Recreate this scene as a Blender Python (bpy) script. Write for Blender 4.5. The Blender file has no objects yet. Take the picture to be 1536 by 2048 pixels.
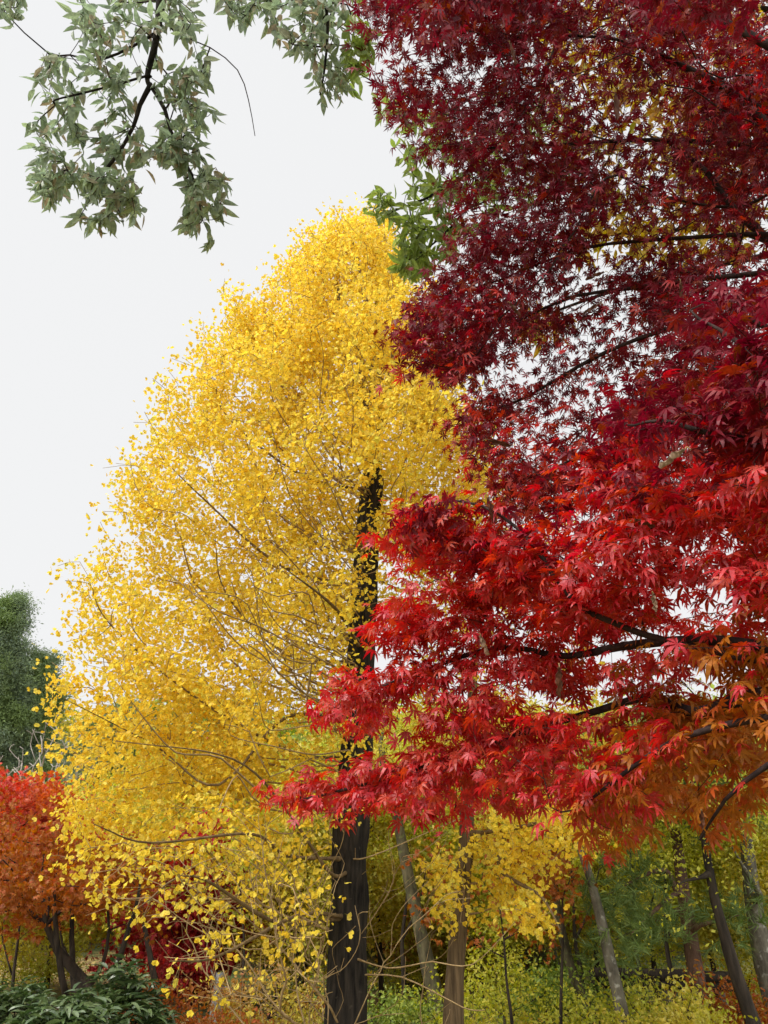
import bpy, math
import numpy as np

# ------------------------------------------------------------------ camera, sky, sun, exposure
scene = bpy.context.scene
PITCH = math.radians(28.0)
FPX = 1507.0                                   # focal length in photo pixels (1536 x 2048)
CAM = np.array([0.0, 0.0, 1.6])
cd = bpy.data.cameras.new("camera"); cam = bpy.data.objects.new("camera", cd)
scene.collection.objects.link(cam); scene.camera = cam
cam.location = CAM; cam.rotation_euler = (math.pi / 2 + PITCH, 0, 0)
cd.sensor_fit = 'VERTICAL'; cd.sensor_height = 36.0; cd.lens = 36.0 * FPX / 2048
cd.clip_start = 0.05; cd.clip_end = 2000

SUN_EL, SUN_AZ = math.radians(50), math.radians(-125)     # azimuth from +Y, negative = left
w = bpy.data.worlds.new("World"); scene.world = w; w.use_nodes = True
nt = w.node_tree; nt.nodes.clear()
sky = nt.nodes.new("ShaderNodeTexSky"); sky.sky_type = 'NISHITA'; sky.sun_disc = False
sky.sun_elevation = SUN_EL; sky.sun_rotation = SUN_AZ
sky.dust_density = 4.0; sky.air_density = 1.0
hs = nt.nodes.new("ShaderNodeHueSaturation"); hs.inputs['Saturation'].default_value = 0.12
mx = nt.nodes.new("ShaderNodeMix"); mx.data_type = 'RGBA'; mx.inputs[0].default_value = 0.95
mx.inputs[7].default_value = (4.25, 4.28, 4.32, 1)          # even cloud sheet
bg = nt.nodes.new("ShaderNodeBackground"); bg.inputs[1].default_value = 0.15
wo = nt.nodes.new("ShaderNodeOutputWorld")
nt.links.new(sky.outputs[0], hs.inputs['Color']); nt.links.new(hs.outputs[0], mx.inputs[6])
tcw = nt.nodes.new("ShaderNodeTexCoord"); dp = nt.nodes.new("ShaderNodeVectorMath"); dp.operation = 'DOT_PRODUCT'   # glow added round the sun direction, out of view, to lift ambient light
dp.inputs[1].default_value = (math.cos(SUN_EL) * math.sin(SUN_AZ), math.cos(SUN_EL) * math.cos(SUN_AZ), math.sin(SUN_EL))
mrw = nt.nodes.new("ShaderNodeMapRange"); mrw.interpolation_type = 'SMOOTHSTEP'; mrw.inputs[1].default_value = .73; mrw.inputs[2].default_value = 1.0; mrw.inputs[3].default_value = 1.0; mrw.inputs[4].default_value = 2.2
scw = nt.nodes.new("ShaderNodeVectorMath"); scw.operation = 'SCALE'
sxyz = nt.nodes.new("ShaderNodeSeparateXYZ"); nt.links.new(tcw.outputs['Generated'], sxyz.inputs[0])                       # sky boost added behind the viewer as unseen fill for the foliage
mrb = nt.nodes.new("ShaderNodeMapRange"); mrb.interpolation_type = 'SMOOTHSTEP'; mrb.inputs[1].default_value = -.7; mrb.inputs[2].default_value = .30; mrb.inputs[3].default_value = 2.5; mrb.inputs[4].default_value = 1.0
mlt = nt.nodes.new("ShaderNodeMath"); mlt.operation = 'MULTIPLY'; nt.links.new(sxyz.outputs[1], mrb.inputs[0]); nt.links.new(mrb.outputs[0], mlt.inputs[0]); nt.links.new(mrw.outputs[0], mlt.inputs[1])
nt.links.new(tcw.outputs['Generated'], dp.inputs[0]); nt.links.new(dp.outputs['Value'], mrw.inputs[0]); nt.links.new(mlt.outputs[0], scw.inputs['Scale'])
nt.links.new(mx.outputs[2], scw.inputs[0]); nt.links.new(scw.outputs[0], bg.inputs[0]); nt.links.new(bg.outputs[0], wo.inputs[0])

sd = bpy.data.lights.new("sun", 'SUN'); sd.energy = 1.5; sd.angle = math.radians(10); sd.color = (1, .95, .86)
so = bpy.data.objects.new("sun", sd); scene.collection.objects.link(so)
so.rotation_euler = (math.pi / 2 - SUN_EL, 0, math.pi - SUN_AZ)
so.location = (-20, 20, 30)

scene.view_settings.view_transform = 'Standard'; scene.view_settings.look = 'None'
scene.view_settings.exposure = 0.5; scene.view_settings.gamma = 1.0
cy = scene.cycles if hasattr(scene, "cycles") else None
if cy:
    cy.max_bounces = 10; cy.diffuse_bounces = 6; cy.transmission_bounces = 8; cy.transparent_max_bounces = 8

# ------------------------------------------------------------------ helpers
rng = np.random.default_rng(7)
FW = np.array([0, math.cos(PITCH), math.sin(PITCH)]); UP = np.array([0, -math.sin(PITCH), math.cos(PITCH)])
RT = np.array([1.0, 0, 0])
def P(px, py, D):
    """point seen at photo pixel (px,py) at D metres of depth along the view axis"""
    px, py, D = np.broadcast_arrays(np.asarray(px, float), np.asarray(py, float), np.asarray(D, float))
    return CAM + (FW + ((px - 768) / FPX)[..., None] * RT + ((1024 - py) / FPX)[..., None] * UP) * D[..., None]
def PY(px, py, Y):
    """point seen at photo pixel at world distance Y ahead"""
    d = FW + (px - 768) / FPX * RT + (1024 - py) / FPX * UP
    return CAM + d * (Y / d[1])
def project(p):
    q = np.asarray(p) - CAM; D = q @ FW
    return 768 + FPX * (q @ RT) / D, 1024 - FPX * (q @ UP) / D, D
def unit(v): return v / np.maximum(np.linalg.norm(v, axis=-1, keepdims=True), 1e-9)
def in_poly(px, py, poly):
    poly = np.asarray(poly, float); n = len(poly); ins = np.zeros(px.shape, bool)
    for i in range(n):
        x1, y1 = poly[i]; x2, y2 = poly[(i + 1) % n]
        c = ((y1 > py) != (y2 > py)) & (px < (x2 - x1) * (py - y1) / (y2 - y1 + 1e-12) + x1)
        ins ^= c
    return ins
def sample_poly(poly, n):
    poly = np.asarray(poly, float); lo, hi = poly.min(0), poly.max(0); out = np.zeros((0, 2))
    while len(out) < n:
        q = rng.uniform(lo, hi, (n * 3, 2)); out = np.vstack([out, q[in_poly(q[:, 0], q[:, 1], poly)]])
    return out[:n]
def vnoise(p, scale, seed=0):
    """cheap smooth value noise for numpy points, about -1..1"""
    p = np.asarray(p) * scale; i = np.floor(p).astype(np.int64); f = p - i; f = f * f * (3 - 2 * f); r = 0
    for dx in (0, 1):
        for dy in (0, 1):
            for dz in (0, 1):
                h = (i[..., 0] + dx) * 73856093 ^ (i[..., 1] + dy) * 19349663 ^ (i[..., 2] + dz) * 83492791 ^ (seed * 2654435)
                h = (h * 1103515245 + 12345) & 0x7fffffff; h = (h >> 8) % 10007 / 10007.0
                wgt = (f[..., 0] if dx else 1 - f[..., 0]) * (f[..., 1] if dy else 1 - f[..., 1]) * (f[..., 2] if dz else 1 - f[..., 2])
                r = r + h * wgt
    return r * 2 - 1

class Geo:
    def __init__(s): s.v = []; s.f = []; s.n = 0
    def add(s, verts, faces, mat=0, smooth=False):
        verts = np.asarray(verts, float).reshape(-1, 3); faces = np.asarray(faces, np.int64)
        if len(faces): s.f.append((faces + s.n, mat, smooth))
        s.v.append(verts); s.n += len(verts)
    def mesh(s, name, mats, origin=(0, 0, 0)):
        me = bpy.data.meshes.new(name)
        V = (np.vstack(s.v) if s.v else np.zeros((0, 3))) - np.asarray(origin)
        me.vertices.add(len(V)); me.vertices.foreach_set("co", V.astype(np.float32).ravel())
        idx = np.concatenate([f.ravel() for f, _, _ in s.f]).astype(np.int32)
        tot = np.concatenate([np.full(len(f), f.shape[1]) for f, _, _ in s.f]).astype(np.int32)
        mi = np.concatenate([np.full(len(f), m) for f, m, _ in s.f]).astype(np.int32)
        sm = np.concatenate([np.full(len(f), q) for f, _, q in s.f]).astype(bool)
        me.loops.add(len(idx)); me.loops.foreach_set("vertex_index", idx)
        me.polygons.add(len(tot)); me.polygons.foreach_set("loop_start", np.concatenate([[0], np.cumsum(tot)[:-1]]).astype(np.int32))
        me.polygons.foreach_set("loop_total", tot); me.polygons.foreach_set("material_index", mi); me.polygons.foreach_set("use_smooth", sm)
        for m in mats: me.materials.append(m)
        me.update(calc_edges=True)
        return me
    def build(s, name, mats, parent=None, origin=(0, 0, 0)):
        if not isinstance(mats, (list, tuple)): mats = [mats]
        o = bpy.data.objects.new(name, s.mesh(name, mats, origin)); scene.collection.objects.link(o)
        if parent is not None: o.parent = parent
        return o

def tag(o, label=None, cat=None, group=None, kind=None):
    if label: o['label'] = label
    if cat: o['category'] = cat
    if group: o['group'] = group
    if kind: o['kind'] = kind
    return o
def thing(name, label, cat, loc, group=None):
    o = bpy.data.objects.new(name, None); scene.collection.objects.link(o); o.location = loc; o.empty_display_size = .2
    return tag(o, label, cat, group)
def copy_tree(root, loc, rz, scl, label, group=None):
    r = root.copy(); scene.collection.objects.link(r); r.location = loc; r.rotation_euler = (0, 0, rz); r.scale = (scl, scl, scl)
    r['label'] = label
    if group: r['group'] = group
    for ch in list(root.children):
        c = ch.copy(); scene.collection.objects.link(c); c.parent = r
    return r

def catmull(pts, k):
    pts = np.asarray(pts, float)
    if len(pts) < 3 or k < 2: return pts
    p = np.vstack([2 * pts[0] - pts[1], pts, 2 * pts[-1] - pts[-2]]); out = []
    for i in range(len(pts) - 1):
        a, b, c, d = p[i:i + 4]
        for t in np.arange(k) / k:
            out.append(.5 * (2 * b + (c - a) * t + (2 * a - 5 * b + 4 * c - d) * t * t + (3 * b - a - 3 * c + d) * t ** 3))
    out.append(pts[-1]); return np.array(out)
def tube(geo, pts, rad, sides=5, mat=0, rough=0.0, cap=True):
    pts = np.asarray(pts, float); n = len(pts); rad = np.broadcast_to(np.asarray(rad, float), (n,))
    t = unit(np.gradient(pts, axis=0)); ref = np.array([.31, .17, .93]) if abs(t[0] @ np.array([.31, .17, .93])) < .9 else np.array([1., 0, 0])
    u = []; a = ref
    for i in range(n):
        a = a - (a @ t[i]) * t[i]; a = a / (np.linalg.norm(a) + 1e-9); u.append(a)
    u = np.array(u); v = np.cross(t, u); ang = np.arange(sides) * 2 * math.pi / sides
    r = rad[:, None] * np.ones((1, sides))
    ring = u[:, None] * np.cos(ang)[None, :, None] + v[:, None] * np.sin(ang)[None, :, None]
    if rough:
        q = pts[:, None] + ring * r[..., None]
        r = r * (1 + rough * (vnoise(q * np.array([1, 1, .25]), 14, 3) + .6 * vnoise(q * np.array([1, 1, .5]), 4, 5)))
    V = (pts[:, None] + ring * r[..., None]).reshape(-1, 3)
    i, j = np.meshgrid(np.arange(n - 1), np.arange(sides), indexing='ij'); j2 = (j + 1) % sides
    F = np.stack([i * sides + j, i * sides + j2, (i + 1) * sides + j2, (i + 1) * sides + j], -1).reshape(-1, 4)
    base = geo.n; geo.add(V, F, mat, True)
    if cap:
        geo.f.append((np.array([[base + (n - 1) * sides + k for k in range(sides)]]), mat, False))
        geo.f.append((np.array([[base + k for k in range(sides)][::-1]]), mat, False))

# ------------------------------------------------------------------ branching skeletons
class Skel:
    """nodes grown greedily towards crown tips from a trunk and hand-laid limbs"""
    def __init__(s): s.p = []; s.par = []; s.L = []; s.fix = []
    def path(s, pts, rads, parent=-1, step=0.18):
        pts = np.asarray(pts, float); rads = np.broadcast_to(np.asarray(rads, float), (len(pts),))
        q = catmull(np.column_stack([pts, rads]), max(1, int(np.linalg.norm(np.diff(pts, axis=0), axis=1).mean() / step)))
        ids = []
        for k, row in enumerate(q):
            if k == 0 and parent >= 0 and np.linalg.norm(row[:3] - s.p[parent]) < 1e-6: ids.append(parent); continue
            l = 0 if parent < 0 else s.L[parent] + np.linalg.norm(row[:3] - s.p[parent])
            s.p.append(row[:3]); s.par.append(parent); s.L.append(l); s.fix.append(row[3]); parent = len(s.p) - 1; ids.append(parent)
        return ids
    def near(s, pt, among=None):
        d = np.linalg.norm(np.array(s.p) - pt, axis=1)
        return int(np.argmin(d)) if among is None else int(among[int(np.argmin(d[among]))])
    def limb(s, pts, rads, step=0.18, among=None):
        k = s.near(pts[0], among); pts = np.vstack([[s.p[k]], pts])
        return s.path(pts, np.concatenate([[rads[0]], rads]), k, step)
    def grow(s, tips, bf=0.35, seg=0.22, jit=0.12, sag=0.0, reuse=0):
        P0 = np.array(s.p); d = np.array([np.min(np.linalg.norm(P0 - t, axis=1)) for t in tips]); order = np.argsort(d)
        cap = len(s.p) + len(tips) * 40; A = np.zeros((cap, 3)); L = np.zeros(cap); n = len(s.p); A[:n] = P0; L[:n] = s.L
        ends = []
        for t in tips[order]:
            dist = np.linalg.norm(A[:n] - t, axis=1); k = int(np.argmin(dist + bf * L[:n])); D = dist[k]
            m = max(1, int(D / seg)); a = A[k].copy(); side = rng.normal(size=3) * jit * D * .5; par = k
            for i in range(1, m + 1):
                f = i / m; q = a + (t - a) * f + side * math.sin(math.pi * f) + rng.normal(size=3) * jit * seg * .35 * (i < m)
                q[2] += sag * D * math.sin(math.pi * f)
                if n >= cap - 2: break
                A[n] = q; L[n] = L[par] + np.linalg.norm(q - A[par]); s.p.append(q); s.par.append(par); s.L.append(L[n]); s.fix.append(0.0); par = n; n += 1
            ends.append(par)
        return np.array(ends)
    def radii(s, r0=.0015, e=2.3):
        n = len(s.p); acc = np.zeros(n); r = np.zeros(n); par = np.array(s.par)
        for i in range(n - 1, -1, -1):
            ri = max(r0, acc[i] ** (1 / e)); r[i] = max(ri, s.fix[i]) if s.fix[i] > 0 else ri
            if par[i] >= 0: acc[par[i]] += ri ** e
        s.r = r; return r
    def chains(s):
        n = len(s.p); kids = [[] for _ in range(n)]
        for i, q in enumerate(s.par):
            if q >= 0: kids[q].append(i)
        out = []; start = [(i, -1) for i in range(n) if s.par[i] < 0]
        while start:
            i, q = start.pop(); ch = [q, i] if q >= 0 else [i]
            while kids[i]:
                k = sorted(kids[i], key=lambda c: -s.r[c])
                for c in k[1:]: start.append((c, i))
                i = k[0]; ch.append(i)
            if len(ch) > 1: out.append(ch)
        return out

# ------------------------------------------------------------------ leaf templates: verts (y = towards the tip, z = upper side), faces
def maple_leaf(full=True, seed=0):
    g = np.random.default_rng(900 + seed); droop = g.uniform(.15, .75); cup = g.uniform(-.35, .5); tw = g.uniform(-.25, .25)
    angs = np.radians(np.array([0, 40, -40, 80, -80, 125, -125]) * g.uniform(.82, 1.05) + g.normal(size=7) * 4); lens = np.array([1.0, .92, .92, .74, .74, .42, .42]) * g.uniform(.86, 1.1, 7)
    order = [6, 4, 2, 0, 1, 3, 5]; V = [[0, .0, 0]]; F = []
    A = [angs[k] for k in order]; Ln = [lens[k] for k in order]
    for k, (a, l) in enumerate(zip(A, Ln)):
        def pt(r, da):
            x, y = r * math.sin(a + da), r * math.cos(a + da); return [x, y, -droop * r * r * r + cup * abs(x) * (.8 - abs(x)) + tw * x * y + .25 * r * da * da * 4]
        b = len(V)
        if full:
            V += [pt(.23, -.31), pt(.52 * l, -.25), pt(.78 * l, -.11), pt(l, .04), pt(.78 * l, .12), pt(.52 * l, .25), pt(.23, .31)]
            F += [[0, b, b + 1], [0, b + 1, b + 5], [0, b + 5, b + 6], [b + 1, b + 2, b + 4], [b + 1, b + 4, b + 5], [b + 2, b + 3, b + 4]]
        else:
            V += [pt(.22, -.3), pt(.5 * l, -.23), pt(l, 0.02), pt(.5 * l, .23), pt(.22, .3)]
            F += [[0, b, b + 1], [0, b + 1, b + 3], [0, b + 3, b + 4], [b + 1, b + 2, b + 3]]
    b = len(V); V += [[-.012, 0, 0], [.012, 0, 0], [0, -.55, -.05]]; F += [[b, b + 2, b + 1]]     # stalk
    return np.array(V), np.array(F)
def ginkgo_leaf(seed=0):
    g = np.random.default_rng(700 + seed); c1, c2 = g.uniform(.02, .2), g.uniform(-.1, .5)
    V = [[0, 0, 0]]; F = []; A = np.radians([-62, -38, -14, 0, 14, 38, 62]); R = np.array([.72, .95, 1.0, .74, 1.0, .95, .72]) * g.uniform(.88, 1.08, 7); A = A * g.uniform(.8, 1.1)
    for a, r in zip(A, R): V.append([r * math.sin(a), r * math.cos(a), .8 * c1 * math.cos(5 * a + c2) - c2 * r * abs(math.sin(a)) * .8])
    for i in range(1, 7): F.append([0, i + 1, i])
    b = len(V); V += [[-.014, 0, 0], [.014, 0, 0], [0, -.7, .06]]; F += [[b, b + 2, b + 1]]
    return np.array(V) * .9, np.array(F)
def lance_leaf(wd=.3, fold=.10, droop=.25):
    ys = [0, .18, .42, .7, 1.0]; ws = [.02, .7, 1.0, .72, .0]; V = []; F = []
    for y, q in zip(ys, ws): V += [[-wd * q * .5, y, fold * q - droop * y * y], [0, y, -droop * y * y], [wd * q * .5, y, fold * q - droop * y * y]]
    for i in range(4):
        a = 3 * i
        F += [[a, a + 1, a + 4], [a, a + 4, a + 3], [a + 1, a + 2, a + 5], [a + 1, a + 5, a + 4]]
    return np.array(V), np.array(F)
def clump(n=6, size=.55, spread=1.0, asp=.55, seed=1, tri=False):
    g = np.random.default_rng(seed); V = []; F = []
    for i in range(n):
        c = g.normal(size=3) * .5 * spread; a = unit(g.normal(size=3) + np.array([0, .4, -.3])); b = unit(np.cross(a, g.normal(size=3)))
        s = size * g.uniform(.7, 1.2); k = len(V); nn = np.cross(a, b)
        V += [c - a * s * .5, c + b * s * asp * .5 + nn * s * .08, c + a * s * .5, c - b * s * asp * .5 + nn * s * .08]
        F += [[k, k + 1, k + 2], [k, k + 2, k + 3]]
    return np.array(V), np.array(F)
def palmate_clump(n=4, seed=2):
    g = np.random.default_rng(seed); V = []; F = []
    for i in range(n):
        c = g.normal(size=3) * .45; c[2] *= .5; a = unit(g.normal(size=3) * np.array([1, 1, .35])); b = unit(np.cross(a, np.array([0, 0, 1]) + g.normal(size=3) * .5))
        for t in (-1.2, -.6, 0, .6, 1.2):
            d = a * math.cos(t) + b * math.sin(t); e = np.cross(np.cross(a, b), d); l = .55 * (1 - .3 * abs(t)); k = len(V)
            V += [c + e * .04, c + d * l * .5 + e * .075, c + d * l - np.array([0, 0, .1]), c + d * l * .5 - e * .075, c - e * .04]
            F += [[k, k + 1, k + 4], [k + 1, k + 2, k + 3], [k + 1, k + 3, k + 4]]
    return np.array(V), np.array(F)
def needle_tuft(n=28, seed=3, flat=.6):
    g = np.random.default_rng(seed); V = []; F = []
    for i in range(n):
        o = np.array([0, g.uniform(0, .8), 0]); d = unit(np.array([g.normal(), .7, g.normal() * flat])); e = unit(np.cross(d, g.normal(size=3))) * .024; k = len(V)
        V += [o - e, o + e, o + d * g.uniform(.5, .9)]; F += [[k, k + 1, k + 2]]
    return np.array(V), np.array(F)
def place(geo, tpl, pos, axis, normal, scale, mat=0):
    """one copy of the template per position, all inside one mesh"""
    if isinstance(tpl, list):                               # several leaf shapes, shared out by chance
        pk = rng.integers(0, len(tpl), len(pos)); nb = np.broadcast_to(normal, pos.shape); sb = np.broadcast_to(np.asarray(scale, float), (len(pos),))
        for i, t_ in enumerate(tpl):
            q = pk == i
            if q.any(): place(geo, t_, pos[q], axis[q], nb[q], sb[q], mat)
        return
    V, F = tpl; axis = unit(axis); x = unit(np.cross(axis, normal)); z = np.cross(x, axis); n = len(pos)
    B = np.stack([x, axis, z], 1) * np.broadcast_to(np.asarray(scale, float), (n,))[:, None, None]
    W = np.einsum('mk,nkj->nmj', V, B) + pos[:, None]
    FF = (F[None] + (np.arange(n) * len(V))[:, None, None]).reshape(-1, F.shape[1])
    geo.add(W.reshape(-1, 3), FF, mat)
Z = np.array([0, 0, 1.0])
def rnd(n, s=1.0): return rng.normal(size=(n, 3)) * s

# ------------------------------------------------------------------ materials
def srgb(c): return tuple(((x / 255) / 12.92 if x / 255 <= .04045 else ((x / 255 + .055) / 1.055) ** 2.4) for x in c)
def leaf_mat(name, cols, trans=.45, gloss=.25, rough=.45, patch=None, patch_scale=1.0, sat=1.25, patch_bias=.5):
    """colours are linear albedo; each leaf draws one by chance, 'patch' colours take over in whole sprays"""
    m = bpy.data.materials.new(name); m.use_nodes = True; t = m.node_tree; t.nodes.clear(); N = t.nodes.new; Lk = t.links.new
    def ramp(cs):
        r = N("ShaderNodeValToRGB"); e = r.color_ramp.elements
        while len(e) < len(cs): e.new(.5)
        for i, c in enumerate(cs): e[i].position = i / max(1, len(cs) - 1); e[i].color = (*c, 1)
        return r
    g = N("ShaderNodeNewGeometry"); r1 = ramp(cols); Lk(g.outputs['Random Per Island'], r1.inputs[0]); col = r1.outputs[0]
    tc = N("ShaderNodeTexCoord")
    if patch:
        r2 = ramp(patch); Lk(g.outputs['Random Per Island'], r2.inputs[0])
        nz = N("ShaderNodeTexNoise"); nz.inputs['Scale'].default_value = patch_scale; nz.inputs['Detail'].default_value = 2
        Lk(tc.outputs['Object'], nz.inputs['Vector'])
        mr = N("ShaderNodeMapRange"); mr.inputs[1].default_value = patch_bias - .08; mr.inputs[2].default_value = patch_bias + .08; Lk(nz.outputs[0], mr.inputs[0])
        mxx = N("ShaderNodeMix"); mxx.data_type = 'RGBA'; Lk(mr.outputs[0], mxx.inputs[0]); Lk(col, mxx.inputs[6]); Lk(r2.outputs[0], mxx.inputs[7]); col = mxx.outputs[2]
    sp = N("ShaderNodeTexNoise"); sp.inputs['Scale'].default_value = 60; Lk(tc.outputs['Object'], sp.inputs['Vector'])
    mp = N("ShaderNodeMapRange"); mp.inputs[1].default_value = .3; mp.inputs[2].default_value = .7; mp.inputs[3].default_value = .68; mp.inputs[4].default_value = 1.16; Lk(sp.outputs[0], mp.inputs[0])
    hv = N("ShaderNodeHueSaturation"); Lk(col, hv.inputs['Color']); Lk(mp.outputs[0], hv.inputs['Value'])
    b = N("ShaderNodeBsdfPrincipled"); b.inputs['Roughness'].default_value = rough; b.inputs['Specular IOR Level'].default_value = gloss; Lk(hv.outputs[0], b.inputs['Base Color'])
    h2 = N("ShaderNodeHueSaturation"); h2.inputs['Saturation'].default_value = sat; Lk(hv.outputs[0], h2.inputs['Color'])
    tr = N("ShaderNodeBsdfTranslucent"); Lk(h2.outputs[0], tr.inputs[0])
    ms = N("ShaderNodeMixShader"); ms.inputs[0].default_value = trans; Lk(b.outputs[0], ms.inputs[1]); Lk(tr.outputs[0], ms.inputs[2])
    o = N("ShaderNodeOutputMaterial"); Lk(ms.outputs[0], o.inputs[0]); return m
def bark_mat(name, c1, c2, sc=(14, 14, 2.2), bump=.6, lichen=None, lich_amt=.55):
    m = bpy.data.materials.new(name); m.use_nodes = True; t = m.node_tree; b = t.nodes["Principled BSDF"]; N = t.nodes.new; Lk = t.links.new
    tc = N("ShaderNodeTexCoord"); mpg = N("ShaderNodeMapping"); mpg.inputs['Scale'].default_value = sc; Lk(tc.outputs['Object'], mpg.inputs[0])
    nz = N("ShaderNodeTexNoise"); nz.inputs['Scale'].default_value = 1.0; nz.inputs['Detail'].default_value = 7; nz.inputs['Roughness'].default_value = .65; Lk(mpg.outputs[0], nz.inputs['Vector'])
    r = N("ShaderNodeValToRGB"); e = r.color_ramp.elements; e[0].position = .34; e[0].color = (*c1, 1); e[1].position = .68; e[1].color = (*c2, 1); Lk(nz.outputs[0], r.inputs[0]); col = r.outputs[0]
    if lichen:
        n2 = N("ShaderNodeTexNoise"); n2.inputs['Scale'].default_value = 13; n2.inputs['Detail'].default_value = 4; Lk(tc.outputs['Object'], n2.inputs['Vector'])
        m2 = N("ShaderNodeMapRange"); m2.inputs[1].default_value = lich_amt; m2.inputs[2].default_value = lich_amt + .14; Lk(n2.outputs[0], m2.inputs[0])
        mm = N("ShaderNodeMix"); mm.data_type = 'RGBA'; Lk(m2.outputs[0], mm.inputs[0]); Lk(col, mm.inputs[6]); mm.inputs[7].default_value = (*lichen, 1); col = mm.outputs[2]
    Lk(col, b.inputs['Base Color']); b.inputs['Roughness'].default_value = .9; b.inputs['Specular IOR Level'].default_value = .15
    bp = N("ShaderNodeBump"); bp.inputs['Strength'].default_value = bump; bp.inputs['Distance'].default_value = .03; Lk(nz.outputs[0], bp.inputs['Height']); Lk(bp.outputs[0], b.inputs['Normal'])
    return m

M = {}
M['ginkgo'] = leaf_mat('ginkgo_leaf', [(.84, .52, .03), (.88, .65, .05), (.90, .70, .065), (.86, .60, .04), (.90, .72, .13), (.74, .66, .08)], trans=.58, gloss=.2, sat=1.0)
M['crimson'] = leaf_mat('crimson_leaf', [(.115, .007, .017), (.18, .010, .023), (.26, .013, .028), (.15, .011, .02), (.29, .020, .026), (.25, .06, .025)], trans=.42, gloss=.3, sat=1.2)
M['scarlet'] = leaf_mat('scarlet_leaf', [(.50, .018, .02), (.66, .028, .026), (.60, .026, .045), (.68, .08, .026), (.42, .015, .023)], trans=.52, gloss=.9, rough=.46, sat=1.1)
M['orange'] = leaf_mat('orange_leaf', [(.46, .11, .010), (.44, .15, .012), (.38, .125, .010), (.48, .07, .014), (.42, .18, .016)], trans=.48, gloss=.35, sat=1.1)
M['green'] = leaf_mat('evergreen_leaf', [(.22, .29, .17), (.27, .34, .20), (.25, .32, .22), (.33, .40, .20), (.25, .32, .23), (.36, .27, .16)], trans=.58, gloss=.55, rough=.38, sat=1.1)
M['green_lit'] = leaf_mat('lit_evergreen_leaf', [(.24, .32, .08), (.30, .38, .10), (.20, .28, .08), (.36, .42, .12)], trans=.55, gloss=.5, rough=.38, sat=1.15)  # same tree's leaf; different light on the right-hand sprays put into the colour
M['tan'] = leaf_mat('tan_leaf', [(.42, .22, .04), (.50, .32, .05), (.55, .42, .06), (.34, .17, .05), (.38, .38, .06)], trans=.5, gloss=.2)
M['withered'] = leaf_mat('withered_leaf', [(.10, .035, .022), (.14, .055, .03)], trans=.15, gloss=.2, sat=1)
M['withered_pale'] = leaf_mat('pale_withered_leaf', [(.34, .23, .15), (.29, .19, .12)], trans=.15, gloss=.2, sat=1)
M['far_red'] = leaf_mat('red_foliage', [(.62, .06, .05), (.74, .12, .08), (.70, .17, .15), (.6, .10, .05)], trans=.52, patch=[(.62, .16, .05), (.6, .2, .05)], patch_scale=.7, patch_bias=.55)
M['far_orange'] = leaf_mat('orange_foliage', [(.45, .14, .025), (.52, .17, .03), (.40, .12, .03), (.55, .22, .04)], trans=.52, patch=[(.46, .09, .03), (.36, .16, .03)], patch_scale=.8)
M['far_crimson'] = leaf_mat('crimson_foliage', [(.40, .03, .05), (.52, .04, .05), (.58, .09, .08), (.42, .06, .04)], trans=.52)
M['far_yellow'] = leaf_mat('yellow_foliage', [(.70, .52, .07), (.76, .60, .10), (.60, .50, .07), (.72, .60, .17), (.50, .48, .07)], trans=.52, patch=[(.38, .40, .05), (.45, .42, .06)], patch_scale=.6)
M['far_olive'] = leaf_mat('olive_foliage', [(.42, .46, .06), (.58, .58, .08), (.68, .62, .09), (.34, .40, .05), (.70, .58, .09)], trans=.52, patch=[(.42, .26, .04), (.5, .38, .05)], patch_scale=.5, patch_bias=.58)
M['far_green'] = leaf_mat('green_foliage', [(.14, .22, .035), (.22, .30, .05), (.32, .40, .06), (.11, .17, .035)], trans=.35, patch=[(.30, .32, .05), (.24, .28, .05)], patch_scale=.6, patch_bias=.58)
M['far_brown'] = leaf_mat('russet_foliage', [(.50, .22, .07), (.60, .32, .10), (.44, .14, .06), (.66, .44, .13)], trans=.42, patch=[(.62, .48, .09), (.52, .46, .08)], patch_scale=.7, patch_bias=.47)
M['conifer'] = leaf_mat('conifer_foliage', [(.18, .24, .17), (.23, .29, .18), (.27, .34, .17), (.20, .26, .20)], trans=.3, gloss=.2, patch=[(.17, .24, .08), (.20, .27, .09)], patch_scale=.45)
M['pine'] = leaf_mat('pine_needles', [(.13, .20, .06), (.18, .26, .07), (.22, .28, .08)], trans=.25)
M['shrub'] = leaf_mat('glossy_shrub_leaf', [(.05, .09, .03), (.08, .13, .04), (.12, .17, .06), (.06, .10, .035)], trans=.2, gloss=.6, rough=.32)
M['bark_dark'] = bark_mat('dark_bark', (.004, .0035, .003), (.040, .032, .024), sc=(26, 26, 3.4), bump=1.0, lichen=(.085, .075, .05), lich_amt=.66)
M['bark_limb'] = bark_mat('limb_bark', (.075, .048, .022), (.21, .14, .065), sc=(20, 20, 6))
M['twig'] = bark_mat('twig_bark', (.19, .12, .05), (.36, .26, .13), sc=(30, 30, 10), bump=.2)
M['twig_dark'] = bark_mat('dark_twig_bark', (.016, .010, .010), (.055, .035, .03), sc=(30, 30, 10), bump=.3)
M['bark_brown'] = bark_mat('brown_bark', (.05, .033, .018), (.19, .13, .07), sc=(22, 22, 1.6), bump=.9)
M['bark_grey'] = bark_mat('grey_bark', (.06, .052, .04), (.20, .18, .135), sc=(10, 10, 4), lichen=(.34, .33, .28), lich_amt=.58)
M['bark_olive'] = bark_mat('mossy_bark', (.035, .03, .018), (.13, .11, .06), sc=(10, 10, 4), lichen=(.13, .15, .05), lich_amt=.57)
M['bark_red'] = bark_mat('reddish_pine_bark', (.06, .035, .025), (.20, .115, .08), sc=(9, 9, 3), bump=.9)
M['bark_black'] = bark_mat('near_black_bark', (.015, .012, .010), (.06, .045, .032))
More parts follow.
